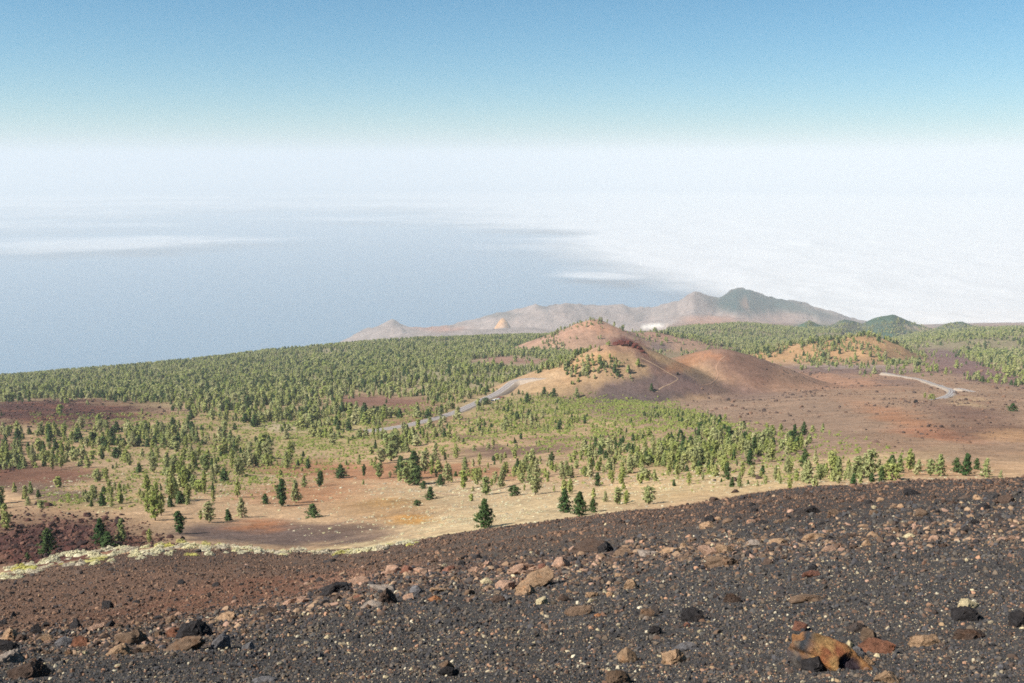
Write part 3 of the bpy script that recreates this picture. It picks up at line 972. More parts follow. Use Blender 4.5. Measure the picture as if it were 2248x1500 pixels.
def rock_shape(kind, seed, sub=3):
    """kind: block (broken facets), clinker (rough, pitted), slab (flat and layered)"""
    v, f = ICO[sub]; r = np.random.default_rng(seed)
    p = v.copy()
    nrm = v
    big = fbm3(v * 1.1 + seed * 3.7, 2, seed)
    rad = 1 + (0.60 if kind == 'slab' else 0.42) * big
    if kind == 'slab': rad = rad + 0.28 * fbm3(v * 2.6 + seed, 2, seed + 41)
    if kind == 'clinker':
        rd = 1 - np.abs(fbm3(v * 2.3 + seed, 3, seed + 5)) * 2
        rad = rad + 0.30 * rd + 0.20 * fbm3(v * 5.5 + seed, 3, seed + 9) - 0.10
        rad = rad - 0.30 * np.clip(fbm3(v * 3.1 + seed * 1.3, 2, seed + 19) - 0.12, 0, 0.6)
    p = v * rad[:, None]
    ncut = {'block': 13, 'clinker': 6, 'slab': 8}[kind]
    for _ in range(ncut):
        n = r.normal(size=3); n /= np.linalg.norm(n)
        d = r.uniform(0.52, 0.86)
        over = p @ n - d
        p = p - np.outer(np.clip(over, 0, None) * 0.93, n)
    hf = {'block': 0.09, 'clinker': 0.16, 'slab': 0.12}[kind]
    p = p + nrm * (hf * fbm3(v * 6.0 + seed, 3, seed + 3))[:, None]
    if kind == 'slab':
        p[:, 2] *= 0.55
        p[:, 2] += 0.06 * np.round(p[:, 0] * 3) * 0.3
    ext = p.max(0) - p.min(0)
    p = (p - (p.max(0) + p.min(0)) / 2) / (ext / 2)
    return p, f


def rock_mesh(name, kind, seed, sub=3, mat=None):
    p, f = rock_shape(kind, seed, sub)
    me = mesh_np(name, p, f, True, mat)
    # crisp facets where the surface really turns
    me.set_sharp_from_angle(angle=math.radians(38))
    return me


# --- loose cinders and pebbles on the near slope
def slope_normal_rot(x, y, spin):
    e_ = 0.4
    zx = (ground_z(x + e_, y) - ground_z(x - e_, y)) / (2 * e_); zy = (ground_z(x, y + e_) - ground_z(x, y - e_)) / (2 * e_)
    rx = np.arctan(zy); ry = -np.arctan(zx)
    return np.column_stack([rx, ry, spin])


def visible(x, y, ztop):
    ft = np.rint(np.interp(np.arctan2(x, y), TH, np.arange(len(TH)))).astype(int)
    fr = np.interp(np.log(np.hypot(x, y)), np.log(RR), np.arange(len(RR))).astype(int)
    return (ztop / y) >= GMAX[ft, np.maximum(fr - 2, 0)] - 1e-4


PEBBLES = [rock_mesh('pebble', k, 300 + i, 1, M_STONE) for i, k in enumerate(['block', 'clinker', 'block', 'slab', 'clinker', 'block'])]
for me in PEBBLES: me.polygons.foreach_set('use_smooth', np.zeros(len(me.polygons), bool))
PEBBLE_COLL = proto_collection('pebble_kinds', PEBBLES)


def slope_zone(px, py):
    """1 where the near slope is brown, 0 where it is black"""
    lim = np.interp(px, [0, 300, 640, 760, 900, 1200, 1600, 2248], [1392, 1375, 1315, 1285, 1250, 1205, 1150, 1080])
    return np.clip((lim - py) / 18.0 + 0.5, 0, 1)


NP = 300000
u = RNG.uniform(-0.62, 0.60, NP); Yv = np.exp(RNG.uniform(math.log(7.2), math.log(200), NP))
keep = RNG.random(NP) < np.where(Yv < 40, 1.0, 0.62)
u, Yv = u[keep], Yv[keep]
x = u * Yv; th = np.arctan2(x, Yv); rg = np.hypot(x, Yv)
ok = rg < edge_range(th) - 3
x, Yv = x[ok], Yv[ok]
z = ground_z(x, Yv); px, py = project(x, Yv, z)
ok = visible(x, Yv, z + 0.1) & (py > 1000)
x, Yv, z, px, py = x[ok], Yv[ok], z[ok], px[ok], py[ok]
n_ = len(x)
brown = slope_zone(px, py)
dep = Yv * CP - z * SP
spx = np.clip(1.05 * (1 - RNG.random(n_)) ** (-0.40), 1.05, 6.5)          # apparent radius grows rarely
rad = np.clip(spx * dep / FPX, 0.005, 0.26) * np.where(brown > 0.5, 0.8, 1.0)
pal_dark = np.array([lin(c) for c in [(78, 75, 75), (92, 88, 84), (64, 62, 63), (104, 95, 86), (86, 83, 84), (118, 103, 88)]])
pal_brown = np.array([lin(c) for c in [(118, 95, 80), (94, 78, 68), (138, 108, 88), (76, 64, 58), (124, 95, 78), (156, 122, 98)]])
pal_pale = np.array([lin(c) for c in [(200, 182, 146), (182, 166, 138), (212, 198, 170), (170, 142, 110), (180, 138, 110)]])
tint = np.where((RNG.random(n_) < np.clip(brown, 0.12, 0.9))[:, None], pal_brown[RNG.integers(0, 6, n_)], pal_dark[RNG.integers(0, 6, n_)])
pale_p = np.where(brown > 0.5, 0.015, 0.07) * np.clip(1.5 - Yv / 60, 0.25, 1.3) * (0.6 + 1.2 * np.clip(fbm(x / 2.0, Yv / 2.0, 2, 17) + 0.3, 0, 1))
pale = (RNG.random(n_) < pale_p)
tint[pale] = pal_pale[RNG.integers(0, 5, pale.sum())]
rad[pale] = np.clip(rad[pale] * 0.95, 0, 0.14)
tint = tint * ALB * RNG.uniform(0.75, 1.25, n_)[:, None]
rot = RNG.uniform(0, 6.28, (n_, 3))
scl = rad[:, None] * np.column_stack([RNG.uniform(0.8, 1.35, n_), RNG.uniform(0.8, 1.2, n_), RNG.uniform(0.5, 0.9, n_)])
scatter_stuff('loose_cinders', PEBBLE_COLL, len(PEBBLES), np.column_stack([x, Yv, z + rad * 0.15]), rot, scl, tint,
              'loose black and brown cinders and pale pebbles covering the near slope', 'gravel')

# --- named rocks -----------------------------------------------------------------
RC = dict(black=(62, 58, 58), dark=(82, 74, 70), dbrown=(100, 82, 71), brown=(134, 110, 90), tan=(186, 152, 120), pink=(188, 152, 128),
          red=(146, 102, 84), orange=(176, 122, 84), cream=(214, 196, 156), grey=(124, 120, 120), rust=(142, 98, 76), palegrey=(168, 152, 138))
ROCKS = {}
for kd in ('block', 'clinker', 'slab'):
    ROCKS[kd] = [rock_mesh('rock_' + kd, kd, 40 + 13 * i + len(kd), 4, M_ROCK) for i in range(7)]
ROCK_FOOT = []


def place_rock(px, py, w, h, colour, kind, label, group=None, seed=None, name='rock', tilt=0.25, lift=0.24, me=None, yaw=None, depth=None):
    r = random.Random(seed if seed is not None else int(px * 13 + py * 7))
    p = hit(px, py + h * 0.30)
    d = depth_of(p)
    sx = w / 2 * d / FPX * 1.04; sz = h / 2 * d / FPX * 1.18
    sy = (depth if depth else 0.5 * (sx + sz) * r.uniform(0.85, 1.15))
    if sz < sx * 0.35 and depth is None: sz = sx * 0.42; 
    o = add(name, me or r.choice(ROCKS[kind]), None, (p[0], p[1], p[2] + sz * lift + 0.0),
            (r.uniform(-tilt, tilt) - 0.25, r.uniform(-tilt, tilt), r.uniform(-0.5, 0.5) + r.choice((0, math.pi)) if yaw is None else yaw), (sx, sy, sz))
    c = lin(RC[colour] if isinstance(colour, str) else colour) * ALB * r.uniform(0.9, 1.12)
    o.color = (*c, 1)
    ROCK_FOOT.append((px, py, max(w, h)))
    tag(o, label, 'rock', group)
    return o


NAMED = [
    # px, py, w, h, colour, kind, label
    (1917, 1422, 96, 44, 'rust', 'clinker', 'rust orange jagged slab lying against the big orange lava bomb'),
    (1906, 1394, 34, 40, 'brown', 'block', 'upright brown horn of rock on the rust orange slab'),
    (2122, 1350, 62, 38, 'black', 'clinker', 'black clinker base under the cream capped rock by the right edge'),  # front of the cream capped rock, its shade made a black piece
    (2119, 1326, 52, 34, 'cream', 'clinker', 'cream yellow knobbly cap sitting on a black clinker rock'),  # top of that same rock, light on it put into the pale colour
    (2243, 1362, 46, 44, 'black', 'clinker', 'black rock cut by the right edge of the picture'),
    (2028, 1404, 70, 40, 'tan', 'slab', 'flat tan and grey slab half buried beyond the rust orange slab'),
    (2130, 1390, 84, 30, 'dbrown', 'slab', 'flat brown crust below the cream capped rock'),
    (1885, 1379, 44, 28, 'dark', 'clinker', 'dark rounded rock just beyond the big orange lava bomb'),
    (1757, 1376, 30, 26, 'red', 'block', 'small dull red wedge beside the top of the orange lava bomb'),
    (1952, 1487, 62, 34, 'tan', 'clinker', 'tan lump at the bottom edge beside the big lava bomb'),
    (1480, 1444, 58, 40, 'tan', 'clinker', 'pale tan crusty rock with a grey rim in the lower middle right'),
    (1498, 1420, 62, 26, 'grey', 'slab', 'grey curved crust above the pale tan crusty rock'),
    (1518, 1352, 54, 38, 'black', 'clinker', 'black spiky clinker above the grey curved crust'),
    (1510, 1372, 18, 16, 'red', 'block', 'small reddish stone in front of the black spiky clinker'),
    (1420, 1346, 36, 24, 'brown', 'block', 'brown stone at the foot of a thin dark fin'),
    (1439, 1338, 20, 30, 'dark', 'block', 'thin dark upright fin of rock in the black cinders'),
    (1420, 1358, 18, 14, 'palegrey', 'block', 'round pale pebble in front of the thin dark fin'),
    (1437, 1384, 30, 26, 'black', 'clinker', 'round black clinker ball near the lower middle'),
    (1378, 1441, 46, 42, 'tan', 'block', 'cube like tan stone in the lower middle black cinders'),
    (1360, 1489, 60, 34, 'brown', 'clinker', 'brown lump at the bottom edge below the cube like tan stone'),
    (980, 1461, 36, 26, 'brown', 'block', 'brown topped stone on the dark block near the bottom edge'),
    (982, 1474, 46, 28, 'black', 'clinker', 'dark block casting a shadow near the bottom middle edge'),  # black stands for the shade on the stone's lower right side
    (1772, 1313, 76, 24, 'brown', 'slab', 'flat brown crust above the big orange lava bomb'),
    (1606, 1315, 38, 22, 'dbrown', 'clinker', 'dark brown lump left of the flat brown crust'),
    (1777, 1260, 44, 22, 'red', 'slab', 'dull red flat stone on the black slope below the pale rock line'),
    (1786, 1247, 26, 14, 'black', 'clinker', 'small black clinker behind the dull red flat stone'),
    (1685, 1232, 28, 20, 'dbrown', 'clinker', 'dark brown ball below the pale rock line'),
    (1588, 1231, 84, 32, 'brown', 'clinker', 'broad tan brown outcrop below the pale pink slab on the right slope'),
    (1562, 1211, 58, 22, 'pink', 'slab', 'pale pink slab in the line of rocks on the right slope'),
    (1598, 1206, 50, 22, 'tan', 'slab', 'tan slab adjoining the pale pink slab'),
    (1655, 1192, 34, 20, 'palegrey', 'block', 'pale grey block in the line of rocks on the right slope'),
    (1709, 1189, 44, 18, 'tan', 'slab', 'low tan stone just right of the pale grey block'),
    (1785, 1178, 56, 16, 'tan', 'slab', 'long flat tan slab towards the right of the rock line'),
    (1822, 1206, 34, 10, 'pink', 'slab', 'thin pink flake below the rock line on the right slope'),
    (1862, 1177, 44, 16, 'dbrown', 'clinker', 'dark brown crust between two tan stones on the right slope'),
    (1917, 1175, 26, 18, 'tan', 'block', 'orange tan block at the right end of the rock line'),
    (1990, 1177, 30, 12, 'cream', 'slab', 'cream flake at the far right of the rock line'),
    (2050, 1182, 28, 18, 'pink', 'block', 'pinkish rounded stone on the right slope'),
    (2110, 1166, 42, 16, 'dark', 'slab', 'dark flat rock below the right hand crest'),
    (1468, 1208, 46, 18, 'tan', 'slab', 'flat tan stone where the rock line reaches the middle right'),
    (1422, 1216, 42, 16, 'palegrey', 'slab', 'greyish tan flat stone left of the flat tan stone'),
    (1555, 1153, 40, 20, 'tan', 'block', 'tan stone under a small black arch on the grey slope'),
    (1560, 1142, 30, 14, 'black', 'clinker', 'black crust arching over a tan stone on the grey slope'),
    (1786, 1119, 44, 22, 'black', 'clinker', 'black jagged outcrop near the crest on the right'),
    (1760, 1126, 40, 12, 'dark', 'slab', 'dark low ledge left of the black jagged outcrop'),
    (1833, 1126, 40, 16, 'brown', 'clinker', 'brown clinker right of the black jagged outcrop'),
    (2022, 1127, 30, 16, 'brown', 'block', 'brown block near the right hand crest'),
    (2020, 1140, 26, 12, 'dark', 'clinker', 'dark stone below the brown block near the right crest'),
    (2162, 1112, 32, 18, 'black', 'clinker', 'black rock just under the right hand crest'),
    (2212, 1098, 40, 20, 'dbrown', 'clinker', 'dark brown rock close to the right edge under the crest'),
    (2192, 1140, 34, 12, 'dark', 'slab', 'dark flat stone lower on the right hand slope'),
    (2004, 1082, 40, 14, 'black', 'clinker', 'black rock breaking the skyline of the right hand crest'),
    # middle band
    (1292, 1200, 92, 30, 'dbrown', 'clinker', 'long dark brown ledge at the top of the middle rock band'),
    (1330, 1203, 36, 30, 'black', 'clinker', 'black hollow block at the right end of the dark brown ledge'),
    (1366, 1214, 50, 22, 'brown', 'clinker', 'brown broken rocks right of the black hollow block'),
    (1232, 1236, 46, 34, 'pink', 'block', 'square pale pink block below the dark brown ledge'),
    (1144, 1250, 74, 36, 'pink', 'clinker', 'pale pink crumbly outcrop in the middle rock band'),
    (1168, 1281, 104, 26, 'tan', 'slab', 'broad peach slab under the pale pink crumbly outcrop'),
    (1108, 1284, 44, 26, 'pink', 'block', 'rounded peach block at the left end of the broad slab'),
    (1157, 1298, 50, 24, 'tan', 'clinker', 'tan lump below the broad peach slab'),
    (1166, 1258, 26, 14, 'dbrown', 'block', 'dark stone resting on the pink crumbly outcrop'),
    (1190, 1245, 24, 16, 'red', 'block', 'small reddish stone between the pink outcrop and the square block'),
    (893, 1250, 36, 22, 'red', 'block', 'brick red block in the row of pink rocks left of the middle'),
    (862, 1252, 36, 24, 'pink', 'block', 'salmon pink block next to the brick red block'),
    (925, 1252, 36, 14, 'pink', 'slab', 'pale pink flat stone right of the brick red block'),
    (985, 1250, 34, 16, 'red', 'slab', 'red tinted flat stone right of the pale pink flat one'),
    (1046, 1251, 34, 18, 'pink', 'block', 'pink knob left of the crumbly outcrop'),
    (791, 1276, 58, 20, 'pink', 'slab', 'pale slab beside the big black rock left of the middle'),
    (845, 1290, 70, 22, 'palegrey', 'slab', 'pale grey slab behind the round dark brown boulder'),
    (820, 1326, 56, 22, 'palegrey', 'slab', 'pale flat slab in front of the round dark brown boulder'),
    (848, 1312, 44, 46, 'dbrown', 'clinker', 'round dark brown boulder with a black shadow'),
    (784, 1310, 30, 14, 'red', 'slab', 'reddish flat stone left of the round dark brown boulder'),
    (734, 1292, 66, 40, 'black', 'clinker', 'big black clinker boulder on the crest left of the middle'),
    (1067, 1276, 30, 17, 'cream', 'block', 'cream white stone on black cinders in the middle'),
    (960, 1295, 38, 14, 'tan', 'slab', 'tan flat stone left of the cream white stone'),
    (955, 1315, 32, 18, 'orange', 'block', 'orange brown stone below the tan flat stone'),
    (898, 1311, 30, 18, 'pink', 'block', 'pale pink pointed stone right of the round dark boulder'),
    (913, 1296, 28, 20, 'grey', 'block', 'blue grey stone above the pale pink pointed stone'),
    (1030, 1301, 24, 16, 'brown', 'block', 'brown stone left of the tan lump'),
    (1092, 1316, 34, 18, 'dbrown', 'clinker', 'dark brown stone below the tan lump'),
    (1112, 1313, 18, 16, 'grey', 'block', 'small grey stone touching the dark brown stone'),
    (1190, 1320, 28, 18, 'cream', 'clinker', 'cream grey knob right of the small grey stone'),
    (1236, 1314, 26, 16, 'dbrown', 'block', 'brown stone right of the cream grey knob'),
    (1386, 1284, 30, 26, 'tan', 'clinker', 'spiky tan stone alone on black cinders right of the middle'),
    (1300, 1304, 30, 18, 'tan', 'clinker', 'tan crust stone left of the spiky tan stone'),
    (1340, 1306, 18, 12, 'tan', 'block', 'little tan stone between the crust and the spiky stone'),
    (1270, 1343, 58, 20, 'brown', 'slab', 'low brown ring of crust in the middle black cinders'),
    (1312, 1351, 18, 8, 'orange', 'slab', 'bright orange flake on the black cinders'),
    (1000, 1338, 26, 14, 'dark', 'slab', 'dark flat slab on the cinders in the middle'),
    # left
    (422, 1386, 92, 46, 'black', 'clinker', 'large black overhanging outcrop with a dark hollow on the left'),
    (393, 1390, 56, 20, 'rust', 'slab', 'rusty ledge jutting left from the black overhanging outcrop'),
    (487, 1410, 34, 44, 'grey', 'block', 'tall grey slab leaning right of the black overhang'),
    (408, 1421, 92, 24, 'brown', 'clinker', 'brown rubble shelf below the black overhang'),
    (294, 1402, 80, 36, 'brown', 'clinker', 'brown pitted outcrop left of the black overhang'),
    (258, 1431, 54, 28, 'tan', 'clinker', 'tan brown pitted lump below the brown pitted outcrop'),
    (330, 1423, 46, 22, 'brown', 'clinker', 'brown lump right of the tan brown pitted lump'),
    (30, 1394, 62, 38, 'tan', 'clinker', 'orange tan boulder at the left edge'),
    (48, 1402, 24, 20, 'dbrown', 'clinker', 'dark crust on the orange tan boulder'),
    (98, 1402, 44, 22, 'tan', 'block', 'pale tan stone right of the orange tan boulder'),
    (112, 1411, 28, 14, 'pink', 'slab', 'pale pinkish flake below the pale tan stone'),
    (145, 1410, 46, 28, 'grey', 'block', 'rounded grey boulder in the left rock band'),
    (206, 1380, 46, 22, 'pink', 'slab', 'pinkish slab in the left rock band'),
    (165, 1370, 34, 30, 'black', 'clinker', 'black knob standing on the left rock band'),
    (82, 1384, 24, 32, 'black', 'block', 'upright black stone in the left rock band'),
    (175, 1412, 40, 26, 'rust', 'clinker', 'rusty dark rock right of the rounded grey boulder'),
    (100, 1373, 20, 14, 'dark', 'block', 'small dark stone above the upright black stone'),
    (18, 1445, 56, 32, 'palegrey', 'clinker', 'grey brown boulder at the left edge below the orange tan one'),
    (14, 1422, 60, 26, 'black', 'clinker', 'black rock between the two boulders at the left edge'),
    (64, 1478, 86, 36, 'dbrown', 'clinker', 'dark rust streaked rock in the bottom left corner'),
    (84, 1466, 36, 30, 'black', 'clinker', 'black lump behind the rust streaked rock in the bottom left corner'),
    (580, 1492, 60, 20, 'grey', 'slab', 'smooth grey slab at the bottom edge on the left'),
    (545, 1420, 28, 20, 'grey', 'block', 'grey stone right of the leaning grey slab'),
    (498, 1357, 48, 24, 'tan', 'clinker', 'tan crusty stone on the crest left of the pale pink slab'),
    (380, 1362, 30, 22, 'brown', 'clinker', 'brown stone on the crest above the black overhang'),
    (642, 1322, 76, 24, 'pink', 'slab', 'long pale peach slab on the crest near the big black boulder'),
    (590, 1342, 46, 16, 'dbrown', 'clinker', 'dark brown crust left of the long pale peach slab'),
    (234, 1330, 30, 22, 'black', 'clinker', 'black rock alone on the brown slope at left'),
    (301, 1322, 20, 14, 'black', 'block', 'black stone right of the lone black rock on the brown slope'),
    (399, 1279, 18, 14, 'black', 'block', 'small black stone high on the brown slope'),
    (474, 1284, 18, 12, 'black', 'block', 'black pebble right of the small black stone on the brown slope'),
    (30, 1351, 12, 24, 'black', 'block', 'thin black upright splinter on the brown slope at the left edge'),
    (8, 1366, 24, 18, 'black', 'clinker', 'black lump at the left edge on the brown slope'),
    (186, 1432, 16, 10, 'cream', 'slab', 'small cream flake in the left rock band'),
    (333, 1421, 10, 12, 'cream', 'block', 'tiny white stone beside the brown rubble'),
]
for it in NAMED:
    place_rock(*it)

# the big orange lava bomb with its dark hollow end
def lava_bomb():
    v, f = ICO[5]
    p = v.copy()
    rad = 1 + 0.26 * fbm3(v * 1.3 + 4.0, 2, 5) + 0.13 * fbm3(v * 3.4, 3, 8) + 0.10 * (1 - 2 * np.abs(fbm3(v * 2.2 + 1, 2, 15)))
    p = v * rad[:, None]
    p[:, 0] *= 1.65; p[:, 1] *= 0.95; p[:, 2] *= 0.85
    # spindle twist, flatter top, torn shell along one side
    tw = p[:, 0] * 0.25; y, z = p[:, 1].copy(), p[:, 2].copy()
    p[:, 1] = y * np.cos(tw) - z * np.sin(tw); p[:, 2] = y * np.sin(tw) + z * np.cos(tw)
    g = np.exp(-((p[:, 2] + 0.05 + 0.12 * np.sin(p[:, 0] * 3)) / 0.10) ** 2) * (p[:, 1] < 0)
    p[:, 1] += 0.22 * g
    # hollow in the near end
    c = np.array([1.10, -0.55, 0.40]); d = np.linalg.norm((p - c) / np.array([0.50, 0.50, 0.52]), axis=1)
    dent = np.clip(1.2 - d, 0, 1) * 2.2; dent = np.clip(dent, 0, 1); dent = dent * dent * (3 - 2 * dent)
    p += dent[:, None] * np.array([-0.24, 0.20, -0.34])
    # fractured grey end and shelf at the far end
    c2 = np.array([-1.25, -0.1, 0.5]); d2 = np.linalg.norm((p - c2) / np.array([0.5, 0.6, 0.4]), axis=1)
    p += np.clip(1.0 - d2, 0, 1)[:, None] * np.array([0.18, 0, -0.30])
    p += v * (0.06 * fbm3(v * 9 + 2, 4, 12))[:, None]
    col = np.tile(lin((184, 132, 86)), (len(p), 1))
    nz = fbm3(p * 1.8, 3, 3)
    rust = lin((150, 92, 66)); col += (rust - col) * np.clip(nz * 2.2, 0, 1)[:, None]
    ylw = lin((200, 158, 104)); col += (ylw - col) * np.clip(fbm3(p * 2.6 + 9, 3, 4) * 2.2, 0, 0.9)[:, None]
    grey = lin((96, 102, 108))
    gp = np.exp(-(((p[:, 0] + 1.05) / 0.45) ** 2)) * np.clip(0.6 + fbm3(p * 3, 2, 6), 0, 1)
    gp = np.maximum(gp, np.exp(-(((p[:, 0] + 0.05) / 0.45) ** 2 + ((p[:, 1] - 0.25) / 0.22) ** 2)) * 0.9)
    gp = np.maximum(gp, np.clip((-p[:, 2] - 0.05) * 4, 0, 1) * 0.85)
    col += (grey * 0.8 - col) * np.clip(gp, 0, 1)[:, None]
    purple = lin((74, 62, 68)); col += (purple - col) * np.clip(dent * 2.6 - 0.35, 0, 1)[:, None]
    return mesh_np('lava_bomb', p / np.array([1.65, 1.0, 0.95]), f, True, M_ROCKV, col * ALB)


p = hit(1822, 1468)
d = depth_of(p)
L = 84 * d / FPX
c_ = pt(1818, 1450, p[1])
bomb = add('lava_bomb', lava_bomb(), None, tuple(c_), (Matrix.Rotation(-0.30, 3, 'X') @ Matrix.Rotation(math.radians(-32), 3, 'Z') @ Matrix.Rotation(0.36, 3, 'Y')).to_euler(), (L * 1.02, L * 0.60, L * 0.60))
tag(bomb, 'big orange lava bomb with a dark hollow end near the bottom right', 'rock')
ROCK_FOOT.append((1825, 1440, 160))
for (a_, b_, w_, h_, c_, k_, lb) in [(1752, 1423, 34, 46, 'dbrown', 'slab', 'grey brown plate standing against the far end of the orange lava bomb'),
                                   (1866, 1416, 20, 24, 'cream', 'block', 'cream stone wedged between the lava bomb and the rust slab'),
                                   (1886, 1432, 22, 34, 'grey', 'clinker', 'grey clinker piece touching the right side of the lava bomb'),
                                   (1906, 1450, 26, 26, 'tan', 'clinker', 'tan crumb below the rust orange slab'),
                                   (1790, 1462, 60, 40, 'black', 'clinker', 'black broken underside piece left of the orange lava bomb')]:  # the last, black piece is added as shade under the bomb's left side
    place_rock(a_, b_, w_, h_, c_, k_, lb)

# --- smaller rocks one can still tell apart, to fill the bands
GROUPS = [
    ('stones of the left rock band', 'small {c} stone lying in the rubble of the left rock band', lambda r: (r.uniform(0, 560), None), 40),
    ('stones of the middle rock band', 'small {c} stone lying between the pink blocks of the middle band', lambda r: (r.uniform(640, 1400), None), 46),
    ('stones of the right rock line', 'small {c} stone along the pale rock line of the right slope', lambda r: (r.uniform(1400, 2248), None), 40),
    ('stones near the right crest', 'small {c} stone on the black slope under the right crest', lambda r: (r.uniform(1560, 2240), r.uniform(1075, 1150)), 44),
    ('stones on the brown slope', 'small {c} stone on the brown slope below the pale shrubs', lambda r: (r.uniform(0, 900), None), 30),
]
rr_ = random.Random(5)
CNAMES = {'black': 'black', 'dbrown': 'dark brown', 'brown': 'brown', 'tan': 'tan', 'pink': 'pale pink'}
for gi_, (grp, lab, fn, cnt) in enumerate(GROUPS):
    made = 0; tries = 0
    while made < cnt and tries < 2000:
        tries += 1
        px_, py_ = fn(rr_)
        if gi_ == 0: py_ = np.interp(px_, [0, 300, 560], [1405, 1400, 1365]) + rr_.gauss(0, 17)
        elif gi_ == 1: py_ = np.interp(px_, [640, 760, 900, 1200, 1400], [1335, 1300, 1275, 1258, 1225]) + rr_.gauss(0, 22)
        elif gi_ == 2: py_ = np.interp(px_, [1400, 1600, 1900, 2248], [1215, 1205, 1180, 1160]) + rr_.gauss(0, 15)
        elif gi_ == 4:
            py_ = rr_.uniform(1245, np.interp(px_, [0, 600, 900], [1370, 1300, 1245]))
        w_ = rr_.uniform(10, 24) if gi_ != 4 else rr_.uniform(8, 13)
        if any(abs(px_ - a_) < (w_ + s_) * 0.42 and abs(py_ - b_) < (w_ + s_) * 0.25 for a_, b_, s_ in ROCK_FOOT): continue
        ck = rr_.choices(['black', 'dbrown', 'brown', 'tan', 'pink'], [[3, 3, 3, 2, 1], [3, 4, 3, 3, 1], [2, 4, 4, 3, 0.6], [4, 5, 4, 2, 0.4], [5, 4, 1, 0.6, 0.4]][gi_])[0]
        place_rock(px_, py_, w_, w_ * rr_.uniform(0.45, 0.8), ck, rr_.choice(['block', 'clinker', 'clinker', 'slab']),
                   lab.format(c=CNAMES[ck]), grp + ', ' + CNAMES[ck], seed=tries + 1000 * gi_, tilt=0.4, lift=0.12)
        made += 1

# dark boulder on the brown plain
place_rock(2010, 882, 9, 11, (40, 36, 36), 'clinker', 'lone black boulder on the brown plain below the road bend', me=None)

for (a_, b_, w_, h_) in [(1352, 755, 20, 9), (1366, 752, 22, 11), (1380, 752, 20, 11), (1393, 757, 18, 10), (1402, 763, 16, 9), (1374, 757, 24, 8), (1410, 771, 13, 7)]:
    place_rock(a_, b_, w_, h_, (112, 62, 54), 'clinker', 'dark red crag on the summit of the pine dotted cone', 'red crags of the cone summit', tilt=0.3)

# --- half buried rubble of the rock bands, too small to pick apart
RB_COLL = proto_collection('rubble_kinds', [rock_mesh('rubble_piece', k_, 560 + i, 2, M_STONE) for i, k_ in enumerate(['clinker', 'clinker', 'block', 'slab', 'clinker', 'block'])])
NB = 7000
bx = RNG.uniform(-40, 2290, NB)
mid = np.interp(bx, [0, 300, 560, 760, 900, 1200, 1400, 1600, 1900, 2248], [1408, 1404, 1365, 1300, 1275, 1260, 1228, 1207, 1182, 1160])
by = mid + RNG.normal(0, 1, NB) * np.interp(bx, [0, 500, 800, 1400, 2248], [17, 14, 20, 20, 22])
loose = RNG.random(NB) < 0.30
by = np.where(loose, RNG.uniform(1060, 1480, NB), by)
P3 = np.array([hit(a_, b_) for a_, b_ in zip(bx, by)])
ok = (np.hypot(P3[:, 0], P3[:, 1]) < edge_range(np.arctan2(P3[:, 0], P3[:, 1])) - 6)
P3, loose_, bx = P3[ok], loose[ok], bx[ok]; n_ = len(P3)
dep = P3[:, 1] * CP - P3[:, 2] * SP
rad = np.clip(2.2 * (1 - RNG.random(n_)) ** (-0.42), 2.2, 7.5) * dep / FPX
pal = np.array([lin(c) for c in [(150, 122, 98), (128, 104, 86), (100, 84, 74), (80, 72, 68), (176, 146, 118), (66, 61, 61), (184, 148, 126), (112, 90, 76)]])
tint = pal[RNG.integers(0, 8, n_)]
dk = loose_ & (RNG.random(n_) < 0.75); tint[dk] = pal[np.array([3, 5, 2, 7])[RNG.integers(0, 4, dk.sum())]]
tint = tint * ALB * RNG.uniform(0.75, 1.15, n_)[:, None]
scatter_stuff('lava_rubble_band', RB_COLL, 6, P3 + np.column_stack([np.zeros(n_), np.zeros(n_), rad * 0.1]), np.column_stack([RNG.normal(-0.3, 0.4, n_), RNG.normal(0, 0.4, n_), RNG.uniform(0, 6.28, n_)]),
              rad[:, None] * np.column_stack([RNG.uniform(0.9, 1.7, n_), RNG.uniform(0.8, 1.2, n_), RNG.uniform(0.4, 0.9, n_)]), tint, 'dusty brown and tan rubble along the rock bands of the near slope', 'rubble')

# --- stones on the brown plain at right
LB = [rock_mesh('lava_block', 'clinker', 500 + i, 2, M_STONE) for i in range(5)]
LB_COLL = proto_collection('lava_block_kinds', LB)
NQ = 26000
yy = np.sqrt(RNG.uniform(260 ** 2, 1500 ** 2, NQ)); xx = RNG.uniform(0.10, 0.56, NQ) * yy
zz = ground_z(xx, yy); px, py = project(xx, yy, zz)
den = np.clip((px - 1450) / 150, 0, 1) * np.clip((py - 800) / 20, 0, 1) * np.clip(0.25 + 1.4 * fbm(xx / 40, yy / 40, 3, 411), 0.08, 1)
den = np.maximum(den, np.clip(1.3 - np.hypot((px - 2130) / 150, (py - 930) / 50), 0, 1))
ok = (RNG.random(NQ) < den) & visible(xx, yy, zz + 0.8); xx, yy, zz = xx[ok], yy[ok], zz[ok]; n_ = len(xx)
rad = np.clip(0.22 * (1 - RNG.random(n_)) ** (-0.5), 0.2, 1.5) * np.clip(yy / 700, 0.7, 1.4)
tint = np.array([lin(c) for c in [(116, 92, 80), (98, 80, 72), (140, 108, 88), (84, 70, 64)]])[RNG.integers(0, 4, n_)] * ALB
scatter_stuff('plain_stones', LB_COLL, len(LB), np.column_stack([xx, yy, zz]), RNG.uniform(0, 6.28, (n_, 3)), rad[:, None] * RNG.uniform(0.6, 1.3, (n_, 3)), tint,
              'brown stones and clinker strewn over the bare plain at right', 'stones')

